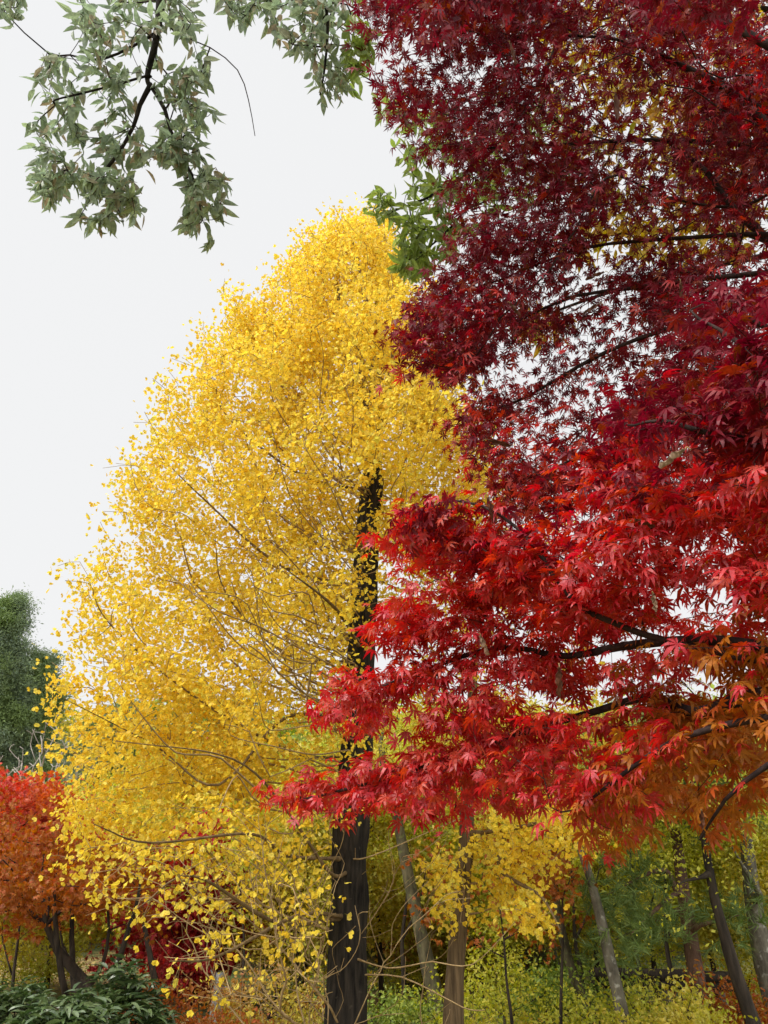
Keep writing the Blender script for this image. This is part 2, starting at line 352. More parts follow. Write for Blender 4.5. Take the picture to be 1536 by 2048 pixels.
M['stump'] = bark_mat('weathered_grey_wood', (.16, .16, .15), (.34, .34, .32), sc=(16, 16, 3))
M['bare'] = bark_mat('bare_grey_twigs', (.20, .17, .15), (.40, .36, .32), sc=(20, 20, 8))

# ------------------------------------------------------------------ generic tree assembly
def wood(skel, root, crown_geo, trunk_ids, m_trunk, m_limb, limb_min, origin, twig_mat=1, trunk_rough=.1, limb_name='limb', sides=16):
    """trunk, each thick limb a mesh of its own, thin twigs into the crown mesh"""
    r = skel.r; p = np.array(skel.p); tset = set(trunk_ids)
    g = Geo(); pts = p[trunk_ids]; tube(g, pts, r[trunk_ids], sides, 0, trunk_rough); g.build('trunk', m_trunk, root, origin)
    kids = {}
    n = 0
    for ch in skel.chains():
        c2 = [i for i in ch if i not in tset] if ch[0] in tset and ch[1] in tset else ch
        if ch[0] in tset and ch[1] in tset:
            k = next((q for q, i in enumerate(ch) if i not in tset), None)
            if k is None: continue
            c2 = ch[k - 1:]
        if len(c2) < 2: continue
        rr = r[c2].copy(); rr[0] = min(rr[0], rr[1] * (2.2 if c2[0] in tset else 1.25))
        pp = p[c2]
        if rr[1] >= limb_min:
            g = Geo(); tube(g, catmull(pp, 2), np.interp(np.linspace(0, 1, (len(pp) - 1) * 2 + 1 if len(pp) > 2 else len(pp)), np.linspace(0, 1, len(pp)), rr), 8, 0, .08)
            g.build(limb_name, m_limb, root, origin); n += 1
        else:
            if len(pp) > 3: rr = np.interp(np.linspace(0, 1, (len(pp) - 1) * 2 + 1), np.linspace(0, 1, len(pp)), rr); pp = catmull(pp, 2)
            tube(crown_geo, pp, rr, 4 if rr[1] > .004 else 3, twig_mat, cap=False)
    return n

def tip_dirs(skel, ends):
    p = np.array(skel.p); par = np.array(skel.par)
    q = par[ends]; q2 = np.where(par[q] >= 0, par[q], q)
    return p[ends], unit(p[ends] - p[q2] + 1e-6)

# ------------------------------------------------------------------ terrain
def ground_h(x, y):
    x = np.asarray(x, float); y = np.asarray(y, float)
    s = np.clip((y - 14) / 60, 0, 1); s = s * s * (3 - 2 * s)
    p = np.stack([x, y, 0 * x], -1)
    return 13.5 * s + .25 * vnoise(p, .12, 1) * np.clip(y / 12, 0, 1) + .06 * vnoise(p, .7, 2) + 3.0 * np.clip((np.abs(x) - 20) / 60, 0, 1)
def gz(x, y): return float(ground_h(np.array([x]), np.array([y]))[0])
xs = np.concatenate([np.linspace(-320, -40, 16)[:-1], np.linspace(-40, 40, 81), np.linspace(40, 320, 16)[1:]])
ys = np.concatenate([np.linspace(-60, -8, 8)[:-1], np.linspace(-8, 60, 100), np.linspace(60, 400, 24)[1:]])
gx, gy = np.meshgrid(xs, ys); Vg = np.stack([gx, gy, ground_h(gx, gy)], -1).reshape(-1, 3)
nx, ny = len(xs), len(ys); ii, jj = np.meshgrid(np.arange(ny - 1), np.arange(nx - 1), indexing='ij'); a = ii * nx + jj
g = Geo(); g.add(Vg, np.stack([a, a + 1, a + nx + 1, a + nx], -1).reshape(-1, 4), 0, True)
m = bpy.data.materials.new('leaf_litter_ground'); m.use_nodes = True; t = m.node_tree; b = t.nodes["Principled BSDF"]
tc = t.nodes.new("ShaderNodeTexCoord"); vo = t.nodes.new("ShaderNodeTexVoronoi"); vo.inputs['Scale'].default_value = 11
t.links.new(tc.outputs['Object'], vo.inputs['Vector'])
rp = t.nodes.new("ShaderNodeValToRGB"); cols = [(.06, .045, .02), (.30, .20, .08), (.12, .14, .03), (.42, .30, .10), (.20, .10, .04), (.10, .09, .04)]
while len(rp.color_ramp.elements) < 6: rp.color_ramp.elements.new(.5)
for i, c in enumerate(cols): rp.color_ramp.elements[i].position = i / 5; rp.color_ramp.elements[i].color = (*c, 1)
sep = t.nodes.new("ShaderNodeSeparateColor"); t.links.new(vo.outputs['Color'], sep.inputs[0]); t.links.new(sep.outputs[0], rp.inputs[0])
nz = t.nodes.new("ShaderNodeTexNoise"); nz.inputs['Scale'].default_value = .5; nz.inputs['Detail'].default_value = 5; t.links.new(tc.outputs['Object'], nz.inputs['Vector'])
mr = t.nodes.new("ShaderNodeMapRange"); mr.inputs[1].default_value = .45; mr.inputs[2].default_value = .6; t.links.new(nz.outputs[0], mr.inputs[0])
mm = t.nodes.new("ShaderNodeMix"); mm.data_type = 'RGBA'; t.links.new(mr.outputs[0], mm.inputs[0]); t.links.new(rp.outputs[0], mm.inputs[6]); mm.inputs[7].default_value = (.09, .12, .03, 1)
t.links.new(mm.outputs[2], b.inputs['Base Color']); b.inputs['Roughness'].default_value = 1
bp = t.nodes.new("ShaderNodeBump"); bp.inputs['Distance'].default_value = .05; t.links.new(vo.outputs['Distance'], bp.inputs['Height']); t.links.new(bp.outputs[0], b.inputs['Normal'])
tag(g.build('ground', m), kind='structure')

# ------------------------------------------------------------------ far wooded hillside (one mass)
def far_wood():
    g = Geo(); tpl = [clump(7, .6, 1.2, .6, s) for s in (11, 12, 13)]
    n = 190
    for k in range(n):
        y = rng.uniform(44, 100); x = rng.uniform(-.62, .62) * y * 1.15
        if k % 9 == 0: y = rng.uniform(38, 60)
        if x < -14 and y < 66: continue
        h = rng.uniform(3, 5.5) * (1.2 if x < -12 else .8); R = rng.uniform(2.0, 3.6); z0 = gz(x, y)
        q = unit(rng.normal(size=(190, 3))) * (rng.uniform(.55, 1, (190, 1)) ** .5) * np.array([R, R, h * .5]) + np.array([x, y, z0 + h * .55])
        q += rnd(len(q), .25)
        mi = rng.choice([0, 0, 1, 2, 2, 3, 4])
        place(g, tpl[k % 3], q, rnd(len(q)), rnd(len(q)) + Z, rng.uniform(.55, .95, len(q)), int(mi))
    tag(g.build('far_wood', [M['far_olive'], M['far_yellow'], M['far_green'], M['far_orange'], M['far_brown']]), 'mixed autumn wood covering the far hillside', 'wood', kind='stuff')
far_wood()

# ------------------------------------------------------------------ background trees
def bg_tree(name, label, cat, base, height, R, mat, bark, ntips, per, lsize, tpls, z_lo=.35, trunk_pts=None, r0=.10, stems=1, flat=.6, shape='round', group=None, limb_min=.03, bf=.3, spread=None):
    """round-crowned or conical tree; base = ground point"""
    base = np.array([base[0], base[1], gz(base[0], base[1]) - .05]); s = Skel(); trunk = None
    if trunk_pts is None:
        lean = rnd(1)[0] * np.array([.06, .06, 0]) * height
        trunk_pts = [base, base + lean * .3 + Z * height * .3, base + lean * .8 + Z * height * .62, base + lean + Z * height * .9]
    trunk_pts = np.array(trunk_pts); kk = len(trunk_pts)
    tid = s.path(trunk_pts, np.linspace(r0, r0 * .22, kk), step=.4)
    for q in range(1, stems):
        a = rng.uniform(0, 6.28); d = np.array([math.cos(a), math.sin(a), 0]) * R * .5
        s.path([s.p[tid[1]], base + d * .35 + Z * height * .25, base + d * .8 + Z * height * .55, base + d + Z * height * .8], [r0 * .6, r0 * .5, r0 * .4, r0 * .15], tid[1], .4)
    c = trunk_pts[-1] * .6 + trunk_pts[0] * .4
    u = unit(rng.normal(size=(ntips, 3))) * rng.uniform(.35, 1, (ntips, 1)) ** .6
    u *= (1 + .28 * vnoise(unit(u), 2.2, int(abs(base[0] * 7)) + 1))[:, None]
    zc = (height * (1 + z_lo)) / 2; hz = height * (1 - z_lo) / 2
    if shape == 'cone':
        h = rng.uniform(0, 1, ntips) ** 1.4; a = rng.uniform(0, 6.28, ntips); rr = R * (1 - h) * rng.uniform(.35, 1, ntips) ** .5 * (1 + .25 * vnoise(np.column_stack([np.cos(a) * 2, np.sin(a) * 2, h * 8]), 1.0, 4))
        tips = np.column_stack([rr * np.cos(a), rr * np.sin(a), height * (z_lo + (1.0 - z_lo) * h) - .12 * rr]) + base
    else:
        tips = u * np.array([R, R, hz]) + np.array([0, 0, zc]) + base
        ax = np.interp(tips[:, 2], trunk_pts[:, 2], trunk_pts[:, 0]) - base[0]; ay = np.interp(tips[:, 2], trunk_pts[:, 2], trunk_pts[:, 1]) - base[1]
        tips[:, 0] += ax; tips[:, 1] += ay
    ends = s.grow(tips, bf, .5, .18); s.radii(.006, 2.3)
    root = thing(name, label, cat, base, group); g = Geo()
    wood(s, root, g, tid, bark, bark, limb_min, base, 1, .08, sides=10)
    p, d = tip_dirs(s, ends); spread = spread or R * .22
    pos = np.repeat(p, per, 0) + rnd(len(p) * per, spread) * np.array([1, 1, flat]); n = len(pos)
    ax = np.repeat(d, per, 0) + rnd(n, .7) - Z * .2; nm = Z * 1.0 + rnd(n, .6)
    sc = lsize * rng.uniform(.7, 1.25, n); pick = rng.integers(0, len(tpls), n)
    for k, tp in enumerate(tpls):
        q = pick == k; place(g, tp, pos[q], ax[q], nm[q], sc[q], 0)
    g.build('crown', [mat, M['twig_dark']], root, base)
    return root

T_CL = [clump(6, .5, 1.1, .55, s) for s in (21, 22, 23)]
T_PALM = [palmate_clump(4, s) for s in (31, 32)]
T_NEED = [needle_tuft(30, s) for s in (41, 42)]
T_SPRAY = [clump(9, .55, 1.0, .28, s) for s in (51, 52, 53)]
def X(px, Y, z=1.6): return (px - 768) / FPX * (Y * math.cos(PITCH) + (z - 1.6) * math.sin(PITCH))

# conifers beyond the left edge of the ginkgo
def evergreen(px, Y, pyt, R, lab):
    base = PY(px, pyt, Y); zt = base[2]; base[2] = gz(base[0], Y) - .1; h = zt - base[2]; s = Skel(); tid = s.path([base, base + Z * h * .4, base + Z * h * .97], [.3, .2, .04], step=.6)
    tips = []
    for k in range(64):                                     # ragged boughs, longest below the middle
        f = rng.uniform(.02, 1); a = rng.uniform(0, 6.28); r = R * min(1, 1.25 * (1 - f) ** .85) * rng.uniform(.35, 1.2); e = np.array([math.cos(a), math.sin(a), 0])
        for q in range(9): t_ = rng.uniform(.3, 1) ** .6; tips.append(base + Z * (h * f + .25 * r * t_ - .1 * r * t_ * t_) + e * r * t_ + rnd(1, .35)[0])
    ends = s.grow(np.array(tips), .3, .6, .16); s.radii(.01, 2.3); root = thing('evergreen_tree', lab, 'tree', base, 'dark evergreens on the left hillside'); g = Geo()
    wood(s, root, g, tid, M['bark_black'], M['bark_black'], .05, base, 1, .1, sides=10); p, d = tip_dirs(s, ends); per = 36; pos = np.repeat(p, per, 0) + rnd(len(p) * per, .27) * np.array([1, 1, .55]); n = len(pos)
    k = rng.integers(0, 3, n)
    for i in range(3):
        q = k == i; place(g, T_SPRAY[i], pos[q], np.repeat(d, per, 0)[q] + rnd(q.sum(), .6), Z + rnd(q.sum(), .6), .34 * rng.uniform(.7, 1.3, q.sum()), 0)
    g.build('crown', [M['conifer'], M['twig_dark']], root, base)
evergreen(22, 40, 1213, 2.3, 'tallest dark evergreen at the left edge, its ragged top against the white sky')
evergreen(-55, 38, 1225, 2.6, 'dark evergreen cut off by the left edge of the picture')
evergreen(84, 42, 1320, 1.9, 'dark evergreen just left of the yellow ginkgo, lower than its neighbour')
evergreen(250, 50, 1420, 3.6, 'dark evergreen hidden mostly behind the left half of the yellow ginkgo')
evergreen(470, 52, 1430, 3.6, 'dark evergreen seen in scraps through the middle of the yellow ginkgo')

# background broadleaves: px, Y, height, R, material, label
BG = [
 (770, 27, 6.0, 3.4, 'far_olive', 'bark_olive', None, 'olive yellow tree behind the black ginkgo trunk'),
 (980, 30, 6.0, 3.6, 'far_olive', 'bark_olive', None, 'olive yellow tree behind the slim brown trunk and its bright yellow leaves'),
 (1230, 27, 5.6, 3.2, 'far_olive', 'bark_grey', None, 'olive yellow tree behind the leaning grey trunk'),
 (1460, 30, 5.6, 3.6, 'far_yellow', 'bark_grey', None, 'yellow green tree at the right edge behind the pale trunk'),
 (620, 24, 5.2, 2.8, 'far_olive', 'bark_olive', None, 'olive yellow tree just left of the black ginkgo trunk'),
 (400, 27, 5.0, 3.2, 'far_olive', 'bark_olive', None, 'olive tree low behind the yellow ginkgo boughs, beside the crimson maple'),
 (850, 20, 2.6, 1.3, 'far_brown', 'bark_olive', None, 'small russet tree between the black trunk and the slim brown trunk'),
 (860, 22, 5.2, 2.2, 'far_yellow', 'bark_olive', None, 'pale yellow tree right behind the mossy leaning trunk'),
 (1080, 25, 5.6, 2.6, 'far_yellow', 'bark_olive', None, 'pale yellow tree beyond the bright ginkgo leaves of the slim trunk'),
 (540, 21, 4.6, 2.0, 'far_yellow', 'bark_olive', None, 'yellow green tree seen through bare ginkgo twigs, beside the crimson maple'),
 (1400, 24, 5.2, 2.6, 'far_yellow', 'bark_olive', None, 'yellow green tree between the reddish pine and the dark curving trunk'),
 (1330, 22, 4.2, 2.2, 'far_green', 'bark_red', None, 'green tree behind the reddish pine trunk'),
 (1100, 21, 4.4, 1.6, 'far_orange', 'bark_grey', None, 'orange leaved small tree behind the leaning grey trunk'),
 (200, 24, 4.3, 2.6, 'far_yellow', 'bark_olive', None, 'yellow green tree behind the dark forked stems at the lower left'),
 (20, 22, 3.6, 2.4, 'far_yellow', 'bark_olive', None, 'yellow green tree at the left edge under the orange maple'),
]
for (px, Y, h, R, mt, bk, _, lab) in BG:
    bg_tree('broadleaf_tree', lab, 'tree', (X(px, Y), Y), h, R, M[mt], M[bk], 120, 60, .26, T_CL, z_lo=.2, r0=.12, group='autumn trees in the background wood', spread=.42)

for (px, Y, h, R, mt, bk, lab) in [
 (765, 17, 4.6, 1.3, 'far_yellow', 'bark_black', 'slender yellow tree just right of the black ginkgo trunk'),
 (1015, 16, 4.4, 1.2, 'far_olive', 'bark_black', 'slender yellow green tree just right of the slim brown trunk'),
 (1180, 18, 4.8, 1.4, 'far_yellow', 'bark_black', 'slender yellow tree behind the leaning pale grey trunk'),
 (1290, 16.5, 3.9, 1.2, 'far_olive', 'bark_black', 'slender yellow green tree left of the reddish pine'),
 (1440, 16, 4.6, 1.3, 'far_olive', 'bark_black', 'slender yellow green tree between the dark curving trunk and the pale edge trunk'),
 (1530, 15, 4.2, 1.2, 'far_yellow', 'bark_black', 'slender yellow tree at the lower right edge'),
 (560, 15.5, 3.4, 1.0, 'far_yellow', 'bark_black', 'slender yellow tree behind the bare ginkgo twigs'),
 (120, 17, 3.0, 1.4, 'far_yellow', 'bark_black', 'yellow green tree seen between the dark forked stems at lower left')]:
    bg_tree('broadleaf_tree', lab, 'tree', (X(px, Y), Y), h, R, M[mt], M[bk], 90, 46, .17, T_CL, z_lo=.22, r0=.06, group='autumn trees in the background wood', spread=.3, flat=.4)
# maples in the background
bg_tree('maple_tree', 'bright red rounded maple at the left edge beside the yellow ginkgo', 'tree', (X(-25, 15), 15), 3.75, 2.0, M['far_red'], M['bark_black'], 150, 27, .17, T_PALM, z_lo=.56, r0=.08, stems=3, flat=.4, spread=.3)
ob = np.array([X(180, 11.5, .6), 11.5, 0])
bg_tree('maple_tree', 'orange brown maple with dark forked stems behind the green shrubs at lower left', 'tree', ob[:2], 2.65, 1.55, M['far_orange'], M['bark_black'], 90, 14, .13, T_PALM, z_lo=.64, r0=.09, flat=.35,
        trunk_pts=[ob, PY(165, 1960, 11.5), PY(118, 1905, 11.4), PY(92, 1850, 11.3), PY(82, 1760, 11.2)], stems=4, spread=.24)
bg_tree('maple_tree', 'dark crimson maple low between the dark stems and the black ginkgo trunk', 'tree', (X(400, 16), 16), 3.3, 1.7, M['far_crimson'], M['bark_black'], 130, 40, .19, T_PALM, z_lo=.12, r0=.07, stems=3, flat=.4, spread=.26)
bg_tree('maple_tree', 'small coral red maple just left of the black ginkgo trunk', 'tree', (X(610, 17), 17), 4.0, .9, M['far_red'], M['bark_black'], 60, 26, .16, T_PALM, z_lo=.5, r0=.05, flat=.4, spread=.2)
bg_tree('maple_tree', 'distant small red maple in the gap left of the leaning grey trunk', 'tree', (X(1160, 23), 23), 3.9, .75, M['far_red'], M['bark_black'], 50, 24, .17, T_PALM, z_lo=.6, r0=.05, flat=.4, spread=.2)

# bare shrub above the red maple
def bare_shrub():
    bs = np.array([X(25, 26), 26, gz(X(25, 26), 26)]); root = thing('bare_shrub', 'bare pale grey twiggy shrub between the dark evergreens and the red maple', 'shrub', bs)
    s = Skel(); ids = s.path([bs, bs + Z * .5], [.07, .05], step=.3)
    u = unit(rng.normal(size=(420, 3))) * rng.uniform(.5, 1, (420, 1)); u[:, 2] = np.abs(u[:, 2]); tips = bs + u * np.array([3.2, 1.6, 5.9]) + Z * .5
    s.grow(tips, .5, .4, .2); s.radii(.013, 2.6); g = Geo(); wood(s, root, g, ids, M['bare'], M['bare'], .06, bs, 0); g.build('twigs', M['bare'], root, bs)
bare_shrub()

# glossy green shrubs at lower left
T_LANCE = lance_leaf(.34, .08, .35)
def glossy_shrub(px, py_top, Y, R, lab):
    zt = PY(px, py_top, Y)[2]; bx = PY(px, py_top, Y)[0]; base = np.array([bx, Y, gz(bx, Y)])
    h = max(.5, zt - base[2]); s = Skel(); ids = s.path([base, base + Z * h * .3], [.03, .02], step=.2)
    n = 170; u = unit(rng.normal(size=(n, 3))) * rng.uniform(.5, 1, (n, 1)) ** .5; u[:, 2] = np.abs(u[:, 2]) * 1.0
    tips = base + u * np.array([R, R * .8, h]) ; ends = s.grow(tips, .4, .25, .2); s.radii(.003, 2.3)
    root = thing('green_shrub', lab, 'shrub', base, 'glossy green shrubs at lower left'); g = Geo(); wood(s, root, g, ids, M['bark_black'], M['bark_black'], .02, base, 1)
    p, d = tip_dirs(s, ends); per = 16; pos = np.repeat(p, per, 0) + rnd(n * per, .05); az = rng.uniform(0, 6.28, n * per)
    ax = np.column_stack([np.cos(az), np.sin(az), rng.uniform(-.5, .5, n * per)]) + np.repeat(d, per, 0) * .4
    place(g, T_LANCE, pos, ax, Z + rnd(n * per, .35), .15 * rng.uniform(.7, 1.2, n * per), 0); g.build('crown', [M['shrub'], M['twig_dark']], root, base)
glossy_shrub(40, 1965, 9.5, .95, 'dark glossy green shrub in the lower left corner')
glossy_shrub(250, 1935, 10.5, .75, 'glossy green shrub right of the dark forked stem at lower left')
glossy_shrub(140, 1985, 8.6, .7, 'low glossy green shrub between the two taller green shrubs at lower left')

# yellow-green understorey shrubs on the right
def understorey(px, py_top, Y, R, mat, lab, tp=T_CL, ls=.13, per=14, n=64):
    q = PY(px, py_top, Y); base = np.array([q[0], Y, gz(q[0], Y)]); h = max(.5, q[2] - base[2])
    s = Skel(); ids = s.path([base, base + Z * h * .35], [.025, .018], step=.25); u = unit(rng.normal(size=(n, 3))) * rng.uniform(.3, 1, (n, 1)) ** .5; u[:, 2] = np.abs(u[:, 2])
    u *= (1 + .55 * vnoise(u, 2.6, int(px)))[:, None]; ends = s.grow(base + u * np.array([R * 1.15, R, h * 1.05]), .3, .3, .2); s.radii(.004, 2.3); root = thing('shrub', lab, 'shrub', base, 'understorey shrubs in the wood'); g = Geo()
    wood(s, root, g, ids, M['bark_olive'], M['bark_olive'], .02, base, 1); p, d = tip_dirs(s, ends); pos = np.repeat(p, per, 0) + rnd(n * per, .2) * np.array([1, 1, .3])
    k = rng.integers(0, len(tp), len(pos))
    for i, t_ in enumerate(tp):
        f = k == i; place(g, t_, pos[f], rnd(f.sum()), Z + rnd(f.sum(), .5), ls * rng.uniform(.7, 1.3, f.sum()), 0)
    g.build('crown', [M[mat], M['twig_dark']], root, base)
understorey(1000, 1900, 12.5, 1.0, 'far_olive', 'yellow green layered shrub right of the slim brown trunk')
understorey(1120, 1930, 13.5, .9, 'far_green', 'green shrub behind the foot of the leaning grey trunk')
understorey(1270, 1965, 11.5, .9, 'far_olive', 'yellow green shrub in front of the dark log rail')
understorey(1440, 1975, 12.5, .8, 'far_orange', 'orange shrub below the dark log rail right of the reddish pine')
understorey(1340, 1985, 10.8, .6, 'far_yellow', 'low yellow green shrub at the foot of the reddish pine')
understorey(1480, 1890, 17, 1.1, 'far_yellow', 'sunlit yellow shrub behind the dark curving trunk')
understorey(780, 1990, 13, .9, 'far_green', 'low green shrub right of the black ginkgo trunk')
understorey(540, 1960, 13.5, 1.1, 'far_brown', 'russet shrub left of the black ginkgo trunk')
understorey(330, 1990, 12, .9, 'far_orange', 'orange brown shrub at the foot of the crimson maple')
understorey(880, 1910, 19, 1.3, 'far_olive', 'olive shrub beyond the mossy leaning trunk')
understorey(1210, 1880, 20, 1.4, 'far_green', 'green shrub beyond the leaning grey trunk')
understorey(20, 1890, 17, 1.2, 'far_yellow', 'yellow shrub at the left edge under the orange maple')

# ------------------------------------------------------------------ standing trunks on the right (crowns hidden by the maple)
def trunk_tree(name, lab, Y, line, width_px, bark, crown_mat, tpl, ls, branches=(), cat='tree', crown=True, ctr=None, spread=.35):
    """line: photo pixels from low to high along the stem"""
    pts = np.array([PY(px, py, Y) for px, py in line]); low = pts[0]
    d0 = pts[0] - pts[1]; k = (low[2] - 0) / max(.2, -d0[2]) if d0[2] < 0 else 0
    base = low + d0 * min(k, 2.0); base[2] = gz(base[0], Y) - .05
    D = project(pts[0])[2]; r = width_px / 2 / FPX * D
    d1 = unit(pts[-1] - pts[-2]); top = [pts[-1] + d1 * .7 + rnd(1, .05)[0], pts[-1] + d1 * 1.4 + rnd(1, .1)[0]]
    allp = np.vstack([[base], pts, top]); rad = np.interp(np.arange(len(allp)), [0, 1, len(allp) - 1], [r * 1.2, r, r * .35])
    s = Skel(); ids = s.path(allp, rad, step=.25); root = thing(name, lab, cat, base); tips = []
    for br in branches:
        bp_ = np.array([PY(px, py, Y + dy) for px, py, dy in br]); s.limb(bp_, np.linspace(r * .28, r * .06, len(bp_)), .25)
    c = ctr if ctr is not None else allp[-1]; n = 70
    u = unit(rng.normal(size=(n, 3))) * rng.uniform(.3, 1, (n, 1)) ** .5
    tips = c + u * np.array([1.4, 1.3, .8]) - Z * .5
    ends = s.grow(tips, .3, .4, .2); s.radii(.004, 2.4); g = Geo(); wood(s, root, g, ids, M[bark], M[bark], .022, base, 1, .10, sides=14)
    p, d = tip_dirs(s, ends)
    if branches:
        P_ = np.array(s.p); fx = np.array(s.fix); sel = np.where((fx > 0) & (fx < r * .2))[0]
        if len(sel): p = np.vstack([p, P_[sel]]); d = np.vstack([d, unit(rnd(len(sel)))])
    per = 22; pos = np.repeat(p, per, 0) + rnd(len(p) * per, spread) * np.array([1, 1, .6]); k = rng.integers(0, len(tpl), len(pos))
    for i, t_ in enumerate(tpl):
        f = k == i; place(g, t_, pos[f], np.repeat(d, per, 0)[f] + rnd(f.sum(), .8), Z + rnd(f.sum(), .6), ls * rng.uniform(.7, 1.25, f.sum()), 0)
    g.build('crown', [M[crown_mat], M['twig_dark']], root, base)
    return root
trunk_tree('leaning_tree', 'mossy grey trunk leaning left between the black ginkgo trunk and the slim brown trunk', 14, [(882, 2040), (858, 1940), (838, 1850), (818, 1760), (795, 1640)], 37, 'bark_olive', 'far_olive', T_CL, .12)
trunk_tree('leaning_tree', 'pale mottled grey trunk leaning left in the gap under the red maple', 11.5, [(1246, 2030), (1222, 1930), (1200, 1830), (1178, 1750), (1155, 1680)], 27, 'bark_grey', 'far_yellow', T_CL, .12)
trunk_tree('leaning_tree', 'grey brown trunk leaning left beside the pale mottled one', 13, [(1188, 2046), (1150, 1960), (1128, 1880), (1112, 1800), (1105, 1720)], 24, 'bark_olive', 'far_olive', T_CL, .12)
trunk_tree('pine_tree', 'reddish barked straight pine with drooping needle branches at the right', 12.5, [(1404, 2046), (1392, 1950), (1378, 1860), (1366, 1780), (1355, 1690)], 38, 'bark_red', 'pine', T_NEED, .26,
           branches=[[(1340, 1795, -.2), (1300, 1830, -.6), (1260, 1870, -.9)], [(1330, 1740, -.2), (1270, 1760, -.5), (1215, 1790, -.7)], [(1335, 1830, .3), (1290, 1850, .4), (1230, 1880, .2)], [(1400, 1850, -.2), (1440, 1840, -.3), (1480, 1830, -.5)]], spread=.28)
trunk_tree('dark_tree', 'dark brown curving trunk right of the reddish pine', 11, [(1506, 2046), (1472, 1950), (1446, 1860), (1428, 1790), (1412, 1700)], 30, 'bark_black', 'far_olive', T_CL, .12, branches=[[(1400, 1755, -.1), (1370, 1762, -.2), (1345, 1775, -.3)]])
trunk_tree('pale_tree', 'pale grey and black streaked trunk at the right edge', 13, [(1560, 2046), (1530, 1930), (1512, 1840), (1500, 1750), (1488, 1640)], 46, 'bark_grey', 'far_yellow', T_CL, .12, branches=[[(1520, 1790, -.6), (1490, 1740, -.8), (1462, 1690, -.9)]])

# slim dark saplings at the left
def sapling(lab, Y, line, wpx, bark='bark_black', nm='thin_tree', forks=()):
    pts = np.array([PY(px, py, Y) for px, py in line]); D = project(pts[0])[2]; r = wpx / 2 / FPX * D
    base = pts[0].copy(); base[2] = gz(base[0], Y) - .05; root = thing(nm, lab, 'tree', base, 'thin dark stems in the wood'); s = Skel()
    ids = s.path(np.vstack([[base], pts]), np.linspace(r * 1.15, r * .4, len(pts) + 1), step=.15)
    for f in forks: s.limb(np.array([PY(px, py, Y) for px, py in f]), np.linspace(r * .55, r * .2, len(f)), .15)
    c = np.array(s.p)[-1]; tips = np.vstack([pts[-1] + rnd(26, .45) + Z * .4] + [PY(f[-1][0], f[-1][1], Y) + rnd(8, .3) + Z * .2 for f in forks])
    ends = s.grow(tips, .4, .2, .2); s.radii(.003, 2.3); g = Geo(); wood(s, root, g, ids, M[bark], M[bark], .012, base, 1, .06, sides=8)
    p, d = tip_dirs(s, ends); pos = np.repeat(p, 10, 0) + rnd(len(p) * 10, .15); place(g, T_PALM[0], pos, rnd(len(pos)), Z + rnd(len(pos), .4), .13 * rng.uniform(.7, 1.2, len(pos)), 0)
    g.build('crown', [M['far_orange'] if Y < 13 else M['far_olive'], M['twig_dark']], root, base)
sapling('thin dark forked stem rising right of the glossy shrubs at lower left', 11.8, [(186, 2040), (180, 1975), (205, 1930), (218, 1860), (212, 1790)], 12, forks=[[(182, 1965), (150, 1935), (110, 1880), (95, 1820)], [(160, 1945), (125, 1890), (118, 1800)]])
sapling('thin dark stem at the far left edge in front of yellow leaves', 12.5, [(22, 2000), (28, 1940), (36, 1880), (37, 1830), (18, 1760)], 8, forks=[[(24, 1950), (8, 1890), (5, 1850), (30, 1800)]])
sapling('straight dark stem left of the crimson maple', 13.5, [(332, 2046), (310, 1960), (298, 1900), (285, 1830), (278, 1760)], 16)
sapling('thin dark stem in front of the crimson maple beside the grey stump', 14, [(484, 2030), (486, 1960), (488, 1900), (486, 1850), (480, 1780)], 8)
sapling('thin dark forked sapling left of the leaning grey trunk', 11.8, [(1122, 2046), (1124, 1930), (1126, 1860), (1125, 1800), (1140, 1760)], 7, forks=[[(1125, 1800), (1100, 1770), (1085, 1765)]])
sapling('thin dark stem right of the slim brown trunk', 11.2, [(1024, 2046), (1018, 2000), (1012, 1950), (1008, 1880), (1000, 1820)], 7)

for (lab, Y, px, tilt, wpx) in [('slim dark stem midway between the black trunk and the slim brown trunk', 15, 800, 14, 12), ('slim dark stem just left of the pale mottled trunk', 16, 1168, -30, 12), ('slim dark stem just right of the pale mottled trunk', 15, 1285, -26, 11),
     ('slim dark stem close left of the reddish pine', 15, 1345, -20, 12), ('slim dark stem between the pine and the curving trunk', 16, 1436, -34, 13), ('slim dark stem left of the black ginkgo trunk', 15, 590, 12, 12), ('slim dark stem behind the slim brown trunk', 17, 962, -16, 13)]:
    sapling(lab, Y, [(px, 2040), (px + tilt * .25 + 4, 1960), (px + tilt * .5 - 3, 1880), (px + tilt * .8 + 3, 1790), (px + tilt, 1690)], wpx, bark='bark_black', forks=[[(px + tilt * .5 - 3, 1880), (px + tilt * .5 + 30, 1810), (px + tilt * .5 + 45, 1740)]])
# weathered stump and log rail
def stump():
    b0 = PY(435, 2012, 14.5); b0[2] = gz(b0[0], 14.5) - .05; tp = PY(441, 1945, 14.5); root = thing('weathered_stump', 'pale grey upright broken stump beside the crimson maple', 'stump', b0)
    g = Geo(); pts = catmull([b0, b0 * .5 + tp * .5, tp], 6); tube(g, pts, np.linspace(.13, .075, len(pts)), 12, 0, .18); g.build('trunk', M['stump'], root, b0)
    g = Geo(); tube(g, catmull([b0 * .45 + tp * .55, PY(452, 1975, 14.4), PY(470, 1985, 14.4)], 4), np.linspace(.03, .012, 9), 6, 0, .1); g.build('limb', M['stump'], root, b0)
    g = Geo(); tube(g, catmull([b0 * .35 + tp * .65, PY(428, 1955, 14.4), PY(422, 1940, 14.4)], 4), np.linspace(.03, .01, 9), 6, 0, .1); g.build('limb', M['stump'], root, b0)
stump()
